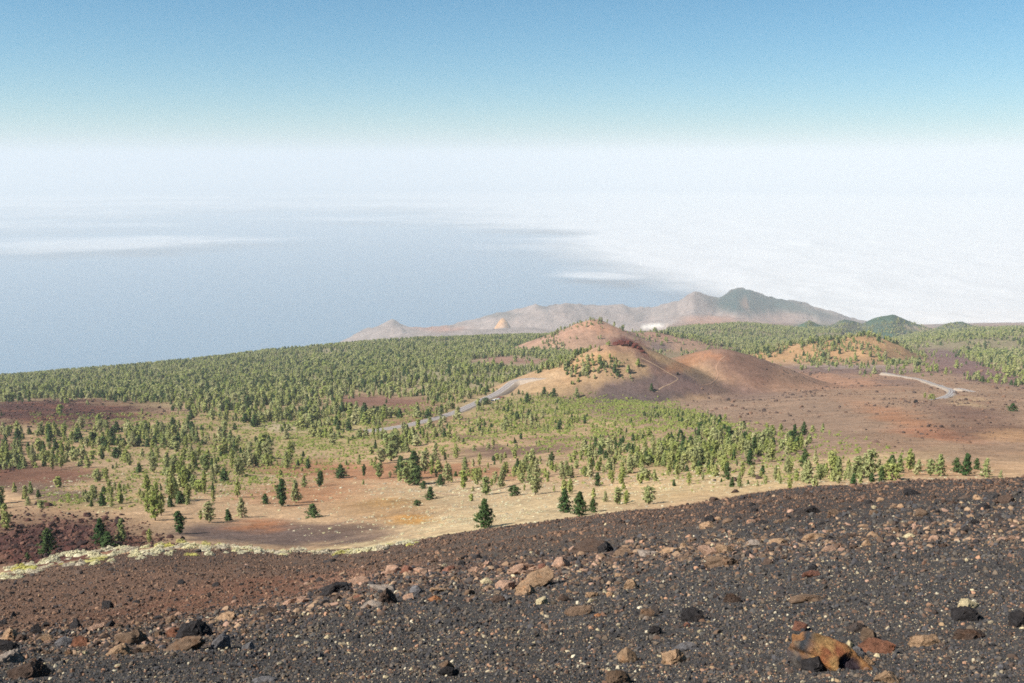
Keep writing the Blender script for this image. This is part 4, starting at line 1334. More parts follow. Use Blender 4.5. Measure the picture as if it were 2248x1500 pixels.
# --- broken lava blocks on the old flows
NL = 130000
u = RNG.uniform(-0.62, 0.60, NL); Yv = np.exp(RNG.uniform(math.log(216), math.log(1500), NL))
x = u * Yv; lvv = grid_lookup(lava, x, Yv)
ok = (RNG.random(NL) < lvv * 0.5); x, Yv = x[ok], Yv[ok]
z = ground_z(x, Yv); ok = visible(x, Yv, z + 1.5); x, Yv, z = x[ok], Yv[ok], z[ok]
n_ = len(x)
s_ = np.clip(0.30 * (1 - RNG.random(n_)) ** (-0.45), 0.28, 1.5) * np.clip(Yv / 300, 0.7, 1.5)
tint = np.array([lin(c) for c in [(86, 62, 56), (104, 74, 64), (68, 52, 50), (124, 90, 76)]])[RNG.integers(0, 4, n_)] * ALB * RNG.uniform(0.7, 1.2, n_)[:, None]
scatter_stuff('lava_rubble', LB_COLL, len(LB), np.column_stack([x, Yv, z]), RNG.uniform(0, 6.28, (n_, 3)), s_[:, None] * RNG.uniform(0.6, 1.2, (n_, 3)), tint,
              'rough dark red brown rubble of old lava flows on the left', 'lava rubble')

# ------------------------------------------------------------------ pines
def tube(path_pts, radii, sides=5):
    P = np.asarray(path_pts, float); n = len(P); vs = []; fs = []
    for i in range(n):
        d = P[min(i + 1, n - 1)] - P[max(i - 1, 0)]; d = d / max(np.linalg.norm(d), 1e-6)
        a = np.cross(d, [0.3, 1, 0.2]); a /= np.linalg.norm(a); b_ = np.cross(d, a)
        for s in range(sides):
            an = 2 * math.pi * s / sides
            vs.append(P[i] + radii[i] * (math.cos(an) * a + math.sin(an) * b_))
    for i in range(n - 1):
        for s in range(sides):
            fs.append((i * sides + s, i * sides + (s + 1) % sides, (i + 1) * sides + (s + 1) % sides, (i + 1) * sides + s))
    return np.array(vs), np.array(fs)


def make_pine(seed, width, tiers, tuft_n, tuft_s, shape, sparse=0.0, base=0.08):
    """unit-height pine: returns trunk mesh data and crown mesh data"""
    r = np.random.default_rng(seed)
    lean = r.normal(0, 0.02, 2)
    zs = np.linspace(-0.03, 0.96, 7)
    tp = np.column_stack([lean[0] * zs + 0.008 * r.normal(size=7), lean[1] * zs + 0.008 * r.normal(size=7), zs])
    tv, tf = tube(tp, np.interp(zs, [0, 1], [0.024, 0.005]), 6)
    TV = [tv]; TF = [tf]; off = len(tv)
    cv = []; cf = []
    for k in range(tiers):
        h = base + (1 - base) * (k + r.uniform(0, 0.7)) / tiers
        if shape == 'cone': prof = (1 - h) ** 0.85 * 1.05 + 0.06
        elif shape == 'column': prof = (0.55 + 0.45 * math.sin(min(h * 2.2, 1.57))) * min(1, (1.02 - h) * 3.2) + 0.04
        elif shape == 'bush': prof = math.sqrt(max(0.02, 1 - (h * 0.98) ** 2))
        else: prof = math.sqrt(max(0.03, 1 - ((h - 0.55) / 0.52) ** 2))      # round
        nb = int(r.integers(4, 7))
        a0 = r.uniform(0, 6.28)
        for b_ in range(nb):
            if r.random() < sparse: continue
            an = a0 + 6.283 * b_ / nb + r.normal(0, 0.25)
            ln = width * prof * (0.35 + 0.85 * r.random() ** 0.8)
            rise = r.uniform(-0.02, 0.25) * ln + ln * 0.15
            root = np.array([lean[0] * h, lean[1] * h, h])
            tip = root + np.array([math.cos(an) * ln, math.sin(an) * ln, rise])
            bv_, bf_ = tube([root, (root + tip) / 2 + np.array([0, 0, -0.01]), tip], [0.007, 0.005, 0.002], 3)
            TV.append(bv_); TF.append(bf_ + off); off += len(bv_)
            for q_ in range(tuft_n):
                f_ = r.uniform(0.35, 1.05)
                c = root + (tip - root) * f_ + r.normal(0, 0.022, 3) + np.array([0, 0, 0.012])
                out = np.array([c[0] - root[0], c[1] - root[1], 0.0]); out /= max(np.linalg.norm(out), 1e-6)
                for w_ in range(2):
                    s = tuft_s * r.uniform(0.65, 1.3)
                    nn = out * 0.9 + np.array([0, 0, 0.7]) + r.normal(0, 0.55, 3); nn /= np.linalg.norm(nn)
                    d = r.normal(size=3) + np.array([math.cos(an), math.sin(an), 0.9]) * 0.8; d -= nn * (d @ nn); d /= np.linalg.norm(d)
                    e = np.cross(d, nn)
                    i = len(cv)
                    cv += [c - d * s * 0.5 - e * s * 0.34, c - d * s * 0.4 + e * s * 0.34, c + d * s * 0.85 + e * s * 0.12, c + d * s * 0.75 - e * s * 0.16]
                    cf.append((i, i + 1, i + 2, i + 3))
    for w_ in range(6):                                                     # leader
        c = np.array([lean[0], lean[1], 0.93 + 0.012 * w_]); d = np.array([r.normal(0, 0.5), r.normal(0, 0.5), 1.0]); d /= np.linalg.norm(d)
        e = np.cross(d, r.normal(size=3)); e /= np.linalg.norm(e); s = tuft_s * 0.9; i = len(cv)
        cv += [c - d * s * 0.5 - e * s * 0.3, c - d * s * 0.5 + e * s * 0.3, c + d * s * 0.6 + e * s * 0.1, c + d * s * 0.6 - e * s * 0.1]
        cf.append((i, i + 1, i + 2, i + 3))
    return np.concatenate(TV), np.concatenate(TF), np.array(cv), np.array(cf)


PINE_KINDS = {}


def pine_kind(key, mat, variants, **kw):
    L_ = []
    for i in range(variants):
        tv, tf, cv, cf = make_pine(900 + 37 * i + len(PINE_KINDS) * 211, **kw)
        L_.append((mesh_np('pine_trunk', tv, tf, True, M_BARK), mesh_np('pine_crown', cv, cf, False, mat)))
    PINE_KINDS[key] = L_


pine_kind('dark_cone', M_PINE_DARK, 3, width=0.40, tiers=15, tuft_n=15, tuft_s=0.058, shape='cone', base=0.02)
pine_kind('dark_slim', M_PINE_DARK, 3, width=0.21, tiers=16, tuft_n=12, tuft_s=0.054, shape='column', sparse=0.06, base=0.05)
pine_kind('mid_cone', M_PINE_MID, 3, width=0.31, tiers=14, tuft_n=12, tuft_s=0.056, shape='cone', sparse=0.12, base=0.05)
pine_kind('light_slim', M_PINE_LIGHT, 4, width=0.21, tiers=14, tuft_n=11, tuft_s=0.055, shape='column', sparse=0.15, base=0.10)
pine_kind('light_bush', M_PINE_LIGHT, 3, width=0.55, tiers=9, tuft_n=14, tuft_s=0.09, shape='bush', base=0.02)
pine_kind('mid_round', M_PINE_MID, 4, width=0.28, tiers=13, tuft_n=13, tuft_s=0.062, shape='round', sparse=0.08, base=0.10)
pine_kind('dark_bush', M_PINE_DARK, 2, width=0.55, tiers=9, tuft_n=14, tuft_s=0.09, shape='bush', base=0.02)


def add_pine(kind, loc, height, wid=1.0, label=None, group=None, cat='pine tree', name='pine_tree', seed=0):
    r = random.Random(seed)
    root = bpy.data.objects.new(name, None); COL.link(root)
    root.empty_display_size = 0.2
    root.location = loc; root.rotation_euler = (0, 0, r.uniform(0, 6.28)); root.scale = (height * wid, height * wid, height)
    tm, cm = r.choice(PINE_KINDS[kind])
    add('trunk', tm, root); add('crown', cm, root)
    tag(root, label, cat, group)
    return root


TREES_NAMED = [
    # px, py of the foot, height px, width factor, kind, label
    (105, 1218, 58, 1.05, 'dark_cone', 'large dense dark green pine nearest the left edge by the pale shrubs'),
    (222, 1197, 60, 0.80, 'dark_cone', 'tall pointed pine behind the bushy pine on the dark lava'),
    (237, 1202, 36, 1.35, 'dark_cone', 'low bushy bright green pine in front of the tall pointed one'),
    (267, 1194, 56, 0.85, 'mid_cone', 'olive pine with tiered branches right of the bushy pine'),
    (329, 1192, 32, 0.9, 'light_slim', 'slim yellow green pine behind the pale shrub line'),
    (396, 1172, 52, 1.15, 'dark_slim', 'dark green ragged pine standing at the end of the lava field'),
    (61, 1227, 15, 1.2, 'dark_cone', 'tiny pine left of the large dense dark pine'),
    (16, 1165, 60, 0.9, 'light_slim', 'loose olive pine at the left edge above the lava field'),
    (62, 1110, 20, 1.3, 'mid_cone', 'short broad pine on a tan patch near the left edge'),
    (325, 1127, 42, 0.9, 'light_slim', 'left pine of the bright green clump at the lava edge'),
    (341, 1143, 64, 0.95, 'light_slim', 'tallest front pine of the bright green clump at the lava edge'),
    (354, 1132, 52, 0.9, 'light_slim', 'right pine of the bright green clump at the lava edge'),
    (336, 1108, 40, 1.0, 'light_slim', 'rear pine of the bright green clump at the lava edge'),
    (459, 1148, 46, 1.0, 'mid_round', 'olive pine with a shadow beside the grey cinder flat'),
    (441, 1142, 22, 1.0, 'light_slim', 'small thin pine left of the olive pine on the cinder flat'),
    (532, 1136, 44, 0.95, 'mid_cone', 'pine casting a long shadow on the grey cinder flat'),
    (522, 1092, 38, 0.95, 'light_slim', 'loose pale pine above the pine with the long shadow'),
    (583, 1107, 24, 1.2, 'dark_cone', 'small dark conical pine on the tan bank'),
    (619, 1112, 60, 0.95, 'dark_slim', 'tall slender dark pine on the reddish clearing'),
    (650, 1104, 52, 0.9, 'mid_cone', 'olive slender pine right of the tall slender dark pine'),
    (702, 1069, 36, 0.95, 'dark_slim', 'black green columnar pine with a shadow on the reddish clearing'),
    (687, 1136, 30, 1.7, 'dark_cone', 'broad dark shrubby pine with a bare top on the grey cinder flat'),
    (748, 1050, 30, 1.35, 'dark_cone', 'rounded green pine on the reddish slope'),
    (799, 1045, 26, 0.8, 'dark_slim', 'very thin pine on the reddish slope'),
    (833, 1051, 34, 0.95, 'mid_round', 'upright pine just left of the big central clump'),
    (860, 1012, 58, 1.35, 'mid_round', 'large round crowned pine left of the track in the centre'),
    (838, 1018, 34, 1.1, 'mid_round', 'smaller pine leaning on the large round crowned pine'),
    (880, 1043, 42, 1.1, 'dark_cone', 'dark pine at the left of the central clump'),
    (908, 1052, 62, 0.9, 'dark_cone', 'tallest pointed pine of the central clump'),
    (898, 1066, 56, 1.1, 'mid_round', 'front olive pine of the central clump'),
    (915, 1066, 44, 1.0, 'dark_cone', 'front dark pine of the central clump'),
    (932, 1040, 48, 1.0, 'mid_round', 'brownish pine at the right of the central clump'),
    (948, 1044, 34, 0.9, 'light_slim', 'thin outer pine right of the central clump'),
    (930, 1073, 18, 1.3, 'dark_cone', 'small dark pine at the foot of the central clump'),
    (945, 1097, 28, 1.35, 'dark_cone', 'lone small dark pine on the pale scrub'),
    (916, 1111, 13, 1.6, 'dark_bush', 'little dark bush on the orange brown scrub'),
    (967, 1067, 26, 1.2, 'dark_cone', 'small dark pine right of the central clump'),
    (984, 1060, 40, 1.1, 'mid_round', 'open olive pine behind the small dark one'),
    (1018, 1074, 40, 0.95, 'light_slim', 'thin pale pine with a black shadow beside the track'),
    (1044, 1052, 24, 1.3, 'light_bush', 'yellow green bushy pine on the red slope'),
    (1067, 1087, 38, 1.15, 'mid_round', 'broad green pine above the tall lone pine of the pale scrub'),
    (1064, 1159, 64, 0.95, 'dark_cone', 'tall lone dark pine rising from the pale scrub above the slope'),
    (1049, 1138, 12, 1.3, 'light_bush', 'small green bush beside the tall lone dark pine'),
    (1103, 1057, 34, 1.0, 'mid_cone', 'upright pine right of the broad green pine'),
    (1129, 1089, 22, 1.4, 'dark_bush', 'dark shrubby pine on the pale scrub'),
    (1176, 1086, 48, 1.0, 'mid_round', 'tall olive pine of the middle stand'),
    (1210, 1026, 34, 0.9, 'dark_slim', 'dark narrow pine on the sandy track'),
    (1241, 1125, 52, 1.0, 'dark_cone', 'left pine of the pair at the edge of the black slope'),
    (1273, 1133, 54, 0.95, 'dark_cone', 'right pine of the pair at the edge of the black slope'),
    (1302, 1125, 30, 1.15, 'dark_cone', 'small pine next to the pair at the edge of the slope'),
    (1329, 1102, 24, 1.1, 'mid_cone', 'little pine behind the pair at the edge of the slope'),
    (1356, 1108, 36, 1.1, 'mid_round', 'left of two round pines on the rim of the black slope'),
    (1375, 1108, 32, 1.1, 'light_slim', 'right of two round pines on the rim of the black slope'),
    (1424, 1108, 40, 1.3, 'mid_round', 'bushy pine touching the rim of the black slope'),
    (1764, 956, 30, 0.8, 'dark_cone', 'lone narrow dark pine on the bare brown plain'),
    (1754, 975, 12, 1.6, 'dark_bush', 'low dark bush below the lone narrow pine on the plain'),
    (1908, 1054, 64, 0.9, 'mid_round', 'tallest pine of the stand behind the right crest'),
    (1955, 1054, 36, 1.3, 'light_bush', 'bushy pale pine behind the right crest'),
    (1958, 1027, 28, 1.1, 'dark_cone', 'dark pine among the pale ones behind the right crest'),
    (2003, 1025, 30, 0.9, 'dark_slim', 'slim dark pine on the sand behind the right crest'),
    (2016, 1036, 28, 1.0, 'mid_cone', 'small pine in front of the slim dark one'),
    (2042, 1045, 36, 1.1, 'mid_round', 'left pine of the group before the brown plain'),
    (2064, 1045, 48, 1.0, 'mid_cone', 'tall middle pine of the group before the brown plain'),
    (2099, 1038, 34, 1.0, 'dark_cone', 'left dark pine of the trio near the right edge'),
    (2121, 1044, 48, 1.0, 'dark_cone', 'tallest dark pine of the trio near the right edge'),
    (2144, 1031, 26, 0.95, 'dark_cone', 'small dark pine behind the trio near the right edge'),
    (2163, 1048, 42, 1.0, 'mid_cone', 'right pine of the trio near the right edge'),
    (2196, 1052, 20, 1.0, 'mid_cone', 'last little pine on the crest near the right edge'),
    (2030, 875, 13, 1.2, 'light_slim', 'small bright pine beside the pale road bend'),
    (2045, 877, 12, 1.3, 'light_bush', 'green bush beside the pale road bend'),
    (2222, 903, 16, 1.3, 'dark_bush', 'dark bush near the right edge on the brown plain'),
    (1067, 888, 14, 1.5, 'dark_bush', 'dark bush beside the parked cars'),
    (1430, 858, 16, 1.1, 'dark_cone', 'lone pine at the foot of the dark flank of the red summit cone'),
    (1195, 868, 18, 1.2, 'dark_cone', 'dark pine on the tan foot of the red summit cone'),
    (1216, 873, 20, 1.2, 'dark_cone', 'second dark pine on the tan foot of the red summit cone'),
    (1266, 872, 20, 1.3, 'mid_cone', 'pine pair at the edge of the dark cone flank'),
    (1158, 885, 22, 1.1, 'dark_cone', 'dark pine between the road and the red summit cone'),
    (1115, 890, 16, 1.1, 'mid_cone', 'small pine below the red bank of the road'),
    (940, 920, 22, 1.3, 'dark_cone', 'dark pine on the brown mound just above the road'),
    (965, 916, 20, 1.2, 'mid_cone', 'pine right of the dark one on the brown mound'),
]
TREE_FOOT = []


def tree_hit(px, py):
    # the trees stand beyond the roll-over of the near slope
    th = math.atan((px - 1124) / FPX)
    p = hit(px, py, ymin=float(edge_range(np.array(th))) * math.cos(th) + 8)
    return p


for i, (px_, py_, h_, w_, kd, lb) in enumerate(TREES_NAMED):
    p = tree_hit(px_, py_)
    hh = h_ * depth_of(p) / FPX * 1.02
    nm = 'shrub' if 'bush' in kd and 'bush' in lb else 'pine_tree'
    add_pine(kd, (p[0], p[1], p[2] - 0.1), hh, w_, lb, 'pines and bushes picked out on the plain', 'shrub' if nm == 'shrub' else 'pine tree', nm, seed=i)
    TREE_FOOT.append((p[0], p[1], hh * 0.3))
TREE_FOOT_A = np.array(TREE_FOOT)

# forest density: ellipses (cx, cy, rx, ry, slant, trees per hectare, mean height, soft)
DENS = [
    (300, 845, 760, 46, -0.05, 300, 7.2, 0.3),
    (850, 790, 560, 52, -0.07, 300, 7.2, 0.3),
    (1120, 745, 260, 22, 0, 300, 7.2, 0.3),
    (560, 905, 420, 46, 0, 190, 6.8, 0.45),
    (250, 955, 260, 36, -0.02, 130, 7.2, 0.5),
    (1050, 845, 160, 34, -0.25, 230, 6.0, 0.4),
    (780, 955, 150, 30, 0.05, 110, 6.5, 0.5),
    (480, 1020, 150, 44, -0.2, 120, 7.5, 0.6),
    (430, 1075, 110, 38, -0.2, 110, 6.5, 0.6),
    (130, 1000, 180, 30, 0, 100, 7.0, 0.6),
    (200, 1100, 110, 20, 0, 150, 4.5, 0.6),
    (30, 1090, 60, 30, 0, 60, 5.0, 0.6),
    (920, 975, 90, 30, 0, 130, 6.5, 0.5),
    (1150, 925, 130, 28, 0, 120, 4.0, 0.6),
    (1270, 885, 160, 16, 0.02, 150, 3.0, 0.6),
    (1420, 900, 140, 16, 0.20, 330, 2.6, 0.5),
    (1530, 930, 130, 14, 0.22, 350, 2.6, 0.5),
    (1200, 960, 260, 36, 0, 55, 3.4, 0.6),
    (1300, 1030, 270, 46, -0.05, 95, 4.4, 0.6),
    (1560, 1010, 230, 48, -0.03, 330, 4.2, 0.6),
    (1720, 1022, 190, 38, 0.08, 340, 4.2, 0.6),
    (1870, 1032, 110, 22, 0.0, 260, 4.2, 0.6),
    (1190, 1060, 150, 26, 0, 55, 5.0, 0.6),
    (650, 1040, 220, 40, 0, 22, 4.6, 0.7),
    (300, 1060, 300, 60, 0, 30, 5.0, 0.7),
    # hills
    None,
    (1300, 800, 100, 34, -0.15, 420, 5.2, 0.4),
    (1330, 776, 70, 22, 0, 340, 5.2, 0.4),
    (1320, 822, 110, 24, 0.05, 260, 5.0, 0.5),
    (1255, 745, 60, 36, -0.3, 130, 5.5, 0.5),
    (1215, 745, 40, 16, -0.5, 150, 6.0, 0.5),
    (1330, 706, 50, 4, 0.2, 150, 5.0, 0.5),
    (1480, 755, 80, 14, 0.1, 30, 6.0, 0.6),
    (1640, 740, 190, 22, 0.0, 220, 7.0, 0.4),
    (1760, 775, 190, 26, 0.0, 230, 6.0, 0.5),
    (1900, 775, 140, 34, 0.1, 210, 6.0, 0.5),
    (2060, 800, 150, 16, 0.22, 200, 6.5, 0.5),
    (2000, 745, 140, 18, 0.1, 230, 7.0, 0.4),
    (2170, 765, 150, 34, 0.05, 220, 7.5, 0.4),
    (2230, 820, 70, 14, 0.2, 150, 7.0, 0.5),
    (1880, 722, 420, 16, 0.0, 110, 7.0, 0.5),
]
BARE = [
    (130, 908, 270, 32, 0), (140, 1165, 230, 44, 0), (850, 886, 100, 12, 0.03), (1120, 792, 90, 5, 0), (80, 1045, 110, 18, -0.05),
    (900, 926, 60, 7, -0.1), (1330, 893, 80, 15, 0.15), (1150, 990, 120, 7, 0), (2110, 806, 90, 9, 0.2), (2080, 775, 60, 9, 0.25),
    (1420, 860, 110, 26, 0), (1380, 752, 30, 7, 0.2), (780, 1036, 90, 10, 0), (600, 1172, 180, 22, 0),
]


def tree_density(px, py, x, y):
    gid = grid_lookup(GID, x, y); on_cone = (gid >= 1) & (gid <= 4); hills = False
    wx = px + 22 * fbm(x / 60, y / 60, 3, 201); wy = py + 7 * fbm(x / 60, y / 60, 3, 202)
    best = np.zeros_like(px); hgt = np.full_like(px, 6.0)
    for item in DENS:
        if item is None: hills = True; continue
        cx, cy, rx, ry, sl, dn, hh, soft = item
        dx = wx - cx; dy = wy - cy - dx * sl
        w = np.clip((1 + soft - np.hypot(dx / rx, dy / ry)) / (2 * soft), 0, 1) * dn
        if not hills: w = np.where(on_cone, 0, w)
        elif cx < 1490: w = np.where(gid == (1 if cy > 770 else 3), w, 0)
        else: w = np.where((gid == 2) | (gid == 1), 0, w)
        up = w > best; best = np.where(up, w, best); hgt = np.where(up, hh, hgt)
    for cx, cy, rx, ry, sl in BARE:
        dx = wx - cx; dy = wy - cy - dx * sl
        best *= np.clip((np.hypot(dx / (rx * 1.08), (dy - 4) / (ry + 7)) - 0.85) / 0.3, 0.03, 1)
    return best, hgt


def road_clear(x, y):
    ok = np.ones(len(x), bool)
    for F, _, _ in (ROAD_A, ROAD_B, ROAD_C):
        sub = F[::3]
        for c in sub: ok &= (np.abs(x - c[0]) > 12) | (y - c[1] > 10) | (y - c[1] < -24)
    return ok


X_, Y_, H_ = [], [], []
for (y0, y1, ntry) in ((150, 400, 16000), (400, 800, 50000), (800, 1500, 90000), (1500, 2600, 150000), (2600, 4300, 190000)):
    yy = np.sqrt(RNG.uniform(y0 * y0, y1 * y1, ntry)); uu = RNG.uniform(-0.58, 0.58, ntry); xx = uu * yy
    zz = ground_z(xx, yy); px, py = project(xx, yy, zz)
    dn, hh = tree_density(px, py, xx, yy)
    area_per = 1.16 * (y1 * y1 - y0 * y0) / 2 / ntry                # m2 per try
    clump = np.clip(0.62 + 1.5 * fbm(xx / 38, yy / 38, 3, 205) + 0.8 * fbm(xx / 160, yy / 160, 2, 206), 0.04, 1.5)
    hh = hh * 0.84
    acc = RNG.random(ntry) < 1.3 * dn * clump / 10000.0 * area_per
    rg = np.hypot(xx, yy); acc &= rg > edge_range(np.arctan2(xx, yy)) + 14
    acc &= visible(xx, yy, zz + hh * 1.1)
    xx, yy, hh = xx[acc], yy[acc], hh[acc]
    X_.append(xx); Y_.append(yy); H_.append(hh)
X_ = np.concatenate(X_); Y_ = np.concatenate(Y_); H_ = np.concatenate(H_)
ok = road_clear(X_, Y_)
for fx_, fy_, fr_ in TREE_FOOT: ok &= np.hypot(X_ - fx_, Y_ - fy_) > fr_ + 1.0
X_, Y_, H_ = X_[ok], Y_[ok], H_[ok]
Z_ = ground_z(X_, Y_)
HT = H_ * np.clip(RNG.lognormal(-0.06, 0.44, len(X_)), 0.3, 1.9)
PX_, PY_ = project(X_, Y_, Z_)
app = HT / (Y_ * CP - Z_ * SP) * FPX
vis = visible(X_, Y_, Z_ + HT * 0.3) & (PX_ > 4) & (PX_ < 2244)
order = np.argsort(-(app * vis))
N_IND = 300 - len(TREES_NAMED)
ind = order[:N_IND]; rest = order[N_IND:]
print('trees', len(X_), 'named', len(TREES_NAMED))
REGIONS = [
    (lambda a, b_: a > 1780, 'in the thin stand behind the right crest', 'young pines behind the right crest'),
    (lambda a, b_: a > 1500, 'in the dense stand above the black rim', 'young pines above the black rim'),
    (lambda a, b_: a > 1150, 'on the tan ground above the slope, centre right', 'young pines of the centre right'),
    (lambda a, b_: a > 780, 'in the open woodland around the central clump', 'pines around the central clump'),
    (lambda a, b_: a > 560, 'in the woodland edge above the reddish clearing', 'pines above the reddish clearing'),
    (lambda a, b_: a > 380, 'in the wood left of the reddish clearing', 'pines left of the reddish clearing'),
    (lambda a, b_: b_ > 1075, 'in the thicket above the dark lava field', 'thicket above the lava field'),
    (lambda a, b_: a > 180, 'in the wood right of the upper lava flow', 'wood right of the upper lava flow'),
    (lambda a, b_: True, 'in the wood between the two lava flows at left', 'woodland between the lava flows'),
]
LOOKS = {'light_slim': 'slender pale green', 'mid_round': 'round crowned olive', 'mid_cone': 'cone shaped olive', 'light_bush': 'low bushy', 'dark_cone': 'dark green'}


def look_label(kd, size, place):
    return '%s %s pine %s' % ('tall' if size > 46 else 'middling' if size > 34 else 'small', LOOKS[kd], place)


TN_PX = np.array([(t_[0], t_[1]) for t_ in TREES_NAMED], float)
CLAIMED = set()


def single_out(i, lb, gp):
    """name a tree by the marked tree next to it, where one stands close and the side is still free"""
    dxy = (TN_PX - np.array([PX_[i], PY_[i]])) * np.array([1.0, 1.6])
    for j in np.argsort(np.hypot(dxy[:, 0], dxy[:, 1]))[:4]:
        dx, dy = -dxy[j, 0], -dxy[j, 1]
        if math.hypot(dx, dy) > 75: break
        side = ('right of' if dx > 0 else 'left of') if abs(dx) > abs(dy) else ('in front of' if dy > 0 else 'behind')
        text = 'pine just %s the %s' % (side, TREES_NAMED[j][5])
        if (j, side) in CLAIMED or len(text.split()) > 16: continue
        CLAIMED.add((j, side))
        return text, gp
    return lb, gp


for k, i in enumerate(ind):
    a_, b_ = PX_[i], PY_[i]
    for fn, lb, gp in REGIONS:
        if fn(a_, b_): break
    hh = HT[i]
    kd = random.choices(['light_slim', 'mid_round', 'mid_cone', 'light_bush', 'dark_cone'], [5, 1.6, 5, 1.0 if hh < 5 else 0.0, 0.8])[0]
    add_pine(kd, (X_[i], Y_[i], Z_[i] - 0.1), hh * (0.6 if kd == 'light_bush' else 1), random.uniform(0.7, 1.1), *single_out(i, look_label(kd, app[i], lb), gp), seed=5000 + k)

# the rest of the wood is one mass
FOREST = []
M_PINE_FAR = foliage_material('pine_needles_wood', alb((198, 206, 134)), alb((228, 222, 164)))
for (key, mat, kw) in (('f1', M_PINE_FAR, dict(width=0.26, tiers=9, tuft_n=5, tuft_s=0.12, shape='column', base=0.08)),
                       ('f2', M_PINE_FAR, dict(width=0.30, tiers=8, tuft_n=5, tuft_s=0.15, shape='cone', base=0.04)),
                       ('f3', M_PINE_LIGHT, dict(width=0.24, tiers=8, tuft_n=5, tuft_s=0.14, shape='column', base=0.06)),
                       ('f4', M_PINE_LIGHT, dict(width=0.30, tiers=9, tuft_n=5, tuft_s=0.12, shape='cone', base=0.06)),
                       ('f5', M_PINE_DARK, dict(width=0.30, tiers=8, tuft_n=5, tuft_s=0.15, shape='cone', base=0.04))):
    for vv in range(2):
        tv, tf, cv, cf = make_pine(3000 + vv * 17 + len(FOREST) * 7, **kw)
        allv = np.concatenate([tv, cv]); allf = np.concatenate([tf, cf + len(tv)])
        me = mesh_np('forest_pine', allv, allf, False, M_BARK); me.materials.append(mat)
        mi = np.zeros(len(allf), np.int32); mi[len(tf):] = 1; me.polygons.foreach_set('material_index', mi)
        FOREST.append(me)
FC = proto_collection('forest_pine_kinds', FOREST)
hh = HT[rest]; n_ = len(rest)
wf_ = RNG.uniform(0.65, 1.45, n_); scl = np.column_stack([hh * wf_, hh * wf_, hh])
rot = np.column_stack([RNG.normal(0, 0.03, n_), RNG.normal(0, 0.03, n_), RNG.uniform(0, 6.28, n_)])
scatter_stuff('pine_forest', FC, len(FOREST), np.column_stack([X_[rest], Y_[rest], Z_[rest] - 0.1]), rot, scl, None,
              'open pine forest covering the plain and far hills', 'forest')

# ------------------------------------------------------------------ pale cushion shrubs
def make_shrub(seed, mat, n=420, sub=2):
    """low mound of twigs: ragged tufts of several heights with gaps between"""
    r = np.random.default_rng(seed)
    v, f = ICO[sub]
    lump = 1 + 0.5 * fbm3(v * 1.6 + seed, 3, seed)
    p = v * lump[:, None] * np.array([0.78, 0.7, 0.55]); p[:, 2] = np.maximum(p[:, 2], -0.12)
    cv = list(p); Q = []
    heads = [(r.normal(0, 0.42), r.normal(0, 0.38), r.uniform(0.25, 0.6), r.uniform(0.45, 1.0)) for _ in range(9)]
    for i in range(n):
        hx, hy, hs, hh = heads[r.integers(0, 9)]
        d = r.normal(size=3); d[2] = abs(d[2]) + 0.2; d /= np.linalg.norm(d)
        c = np.array([hx, hy, 0.0]) + d * np.array([hs, hs, hh]) * r.uniform(0.75, 1.1)
        nn = d + r.normal(0, 0.5, 3); nn /= np.linalg.norm(nn)
        dd = np.array([d[0], d[1], d[2] + 0.8]) + r.normal(0, 0.4, 3); dd -= nn * (dd @ nn); dd /= max(np.linalg.norm(dd), 1e-6)
        e = np.cross(dd, nn); sz = r.uniform(0.09, 0.22); k = len(cv)
        cv += [c - dd * sz * 0.6 - e * sz * 0.45, c - dd * sz * 0.6 + e * sz * 0.45, c + dd * sz * 0.9 + e * sz * 0.12, c + dd * sz * 0.9 - e * sz * 0.12]
        Q += [(k, k + 1, k + 2), (k, k + 2, k + 3)]
    return mesh_np('cushion_shrub', np.array(cv), np.concatenate([f, np.array(Q)]), False, mat)


SH_STRAW = [make_shrub(700 + i, M_STRAW) for i in range(4)]
SH_YEL = [make_shrub(720 + i, M_YELLOW) for i in range(3)]
M_GREYSH = foliage_material('grey_shrub', alb((222, 208, 182)), alb((236, 220, 190)))
SH_GREY = [make_shrub(740 + i, M_GREYSH) for i in range(3)]


def add_shrub(px, py, w, h, kind, label, group, seed):
    r = random.Random(seed)
    p = hit(px, py + h * 0.4); d = depth_of(p)
    o = add('cushion_shrub', r.choice({'straw': SH_STRAW, 'yellow': SH_YEL, 'grey': SH_GREY}[kind]), None, (p[0], p[1], p[2] - 0.05), (0, 0, r.uniform(0, 6.28)),
            (w / 2 * d / FPX * r.uniform(1.1, 1.7), w / 2 * d / FPX * r.uniform(0.9, 1.4), h * d / FPX * r.uniform(0.45, 0.85)))
    tag(o, label, 'shrub', group)


add_shrub(205, 1228, 44, 14, 'yellow', 'bright yellow green cushion shrub below the tall pointed pine', None, 1)
add_shrub(60, 1246, 50, 16, 'yellow', 'yellow cushion shrub near the left edge of the slope', None, 2)
add_shrub(72, 1256, 26, 9, 'grey', 'grey dry shrub in front of the yellow cushion shrub', None, 3)
add_shrub(148, 1240, 24, 8, 'grey', 'grey dry shrub left of the bright yellow green one', None, 4)
add_shrub(398, 1190, 30, 14, 'yellow', 'green yellow shrub at the foot of the ragged dark pine', None, 5)
add_shrub(900, 1193, 20, 12, 'yellow', 'small green shrub on the rim in the centre left', None, 6)
rs = random.Random(9)
rim = [(0, 1252), (60, 1236), (120, 1218), (200, 1208), (270, 1200), (340, 1196), (420, 1194), (500, 1197), (560, 1203), (620, 1210), (690, 1213), (760, 1214), (830, 1203), (900, 1190)]
RXP, RYP = zip(*rim)
n_made = 0
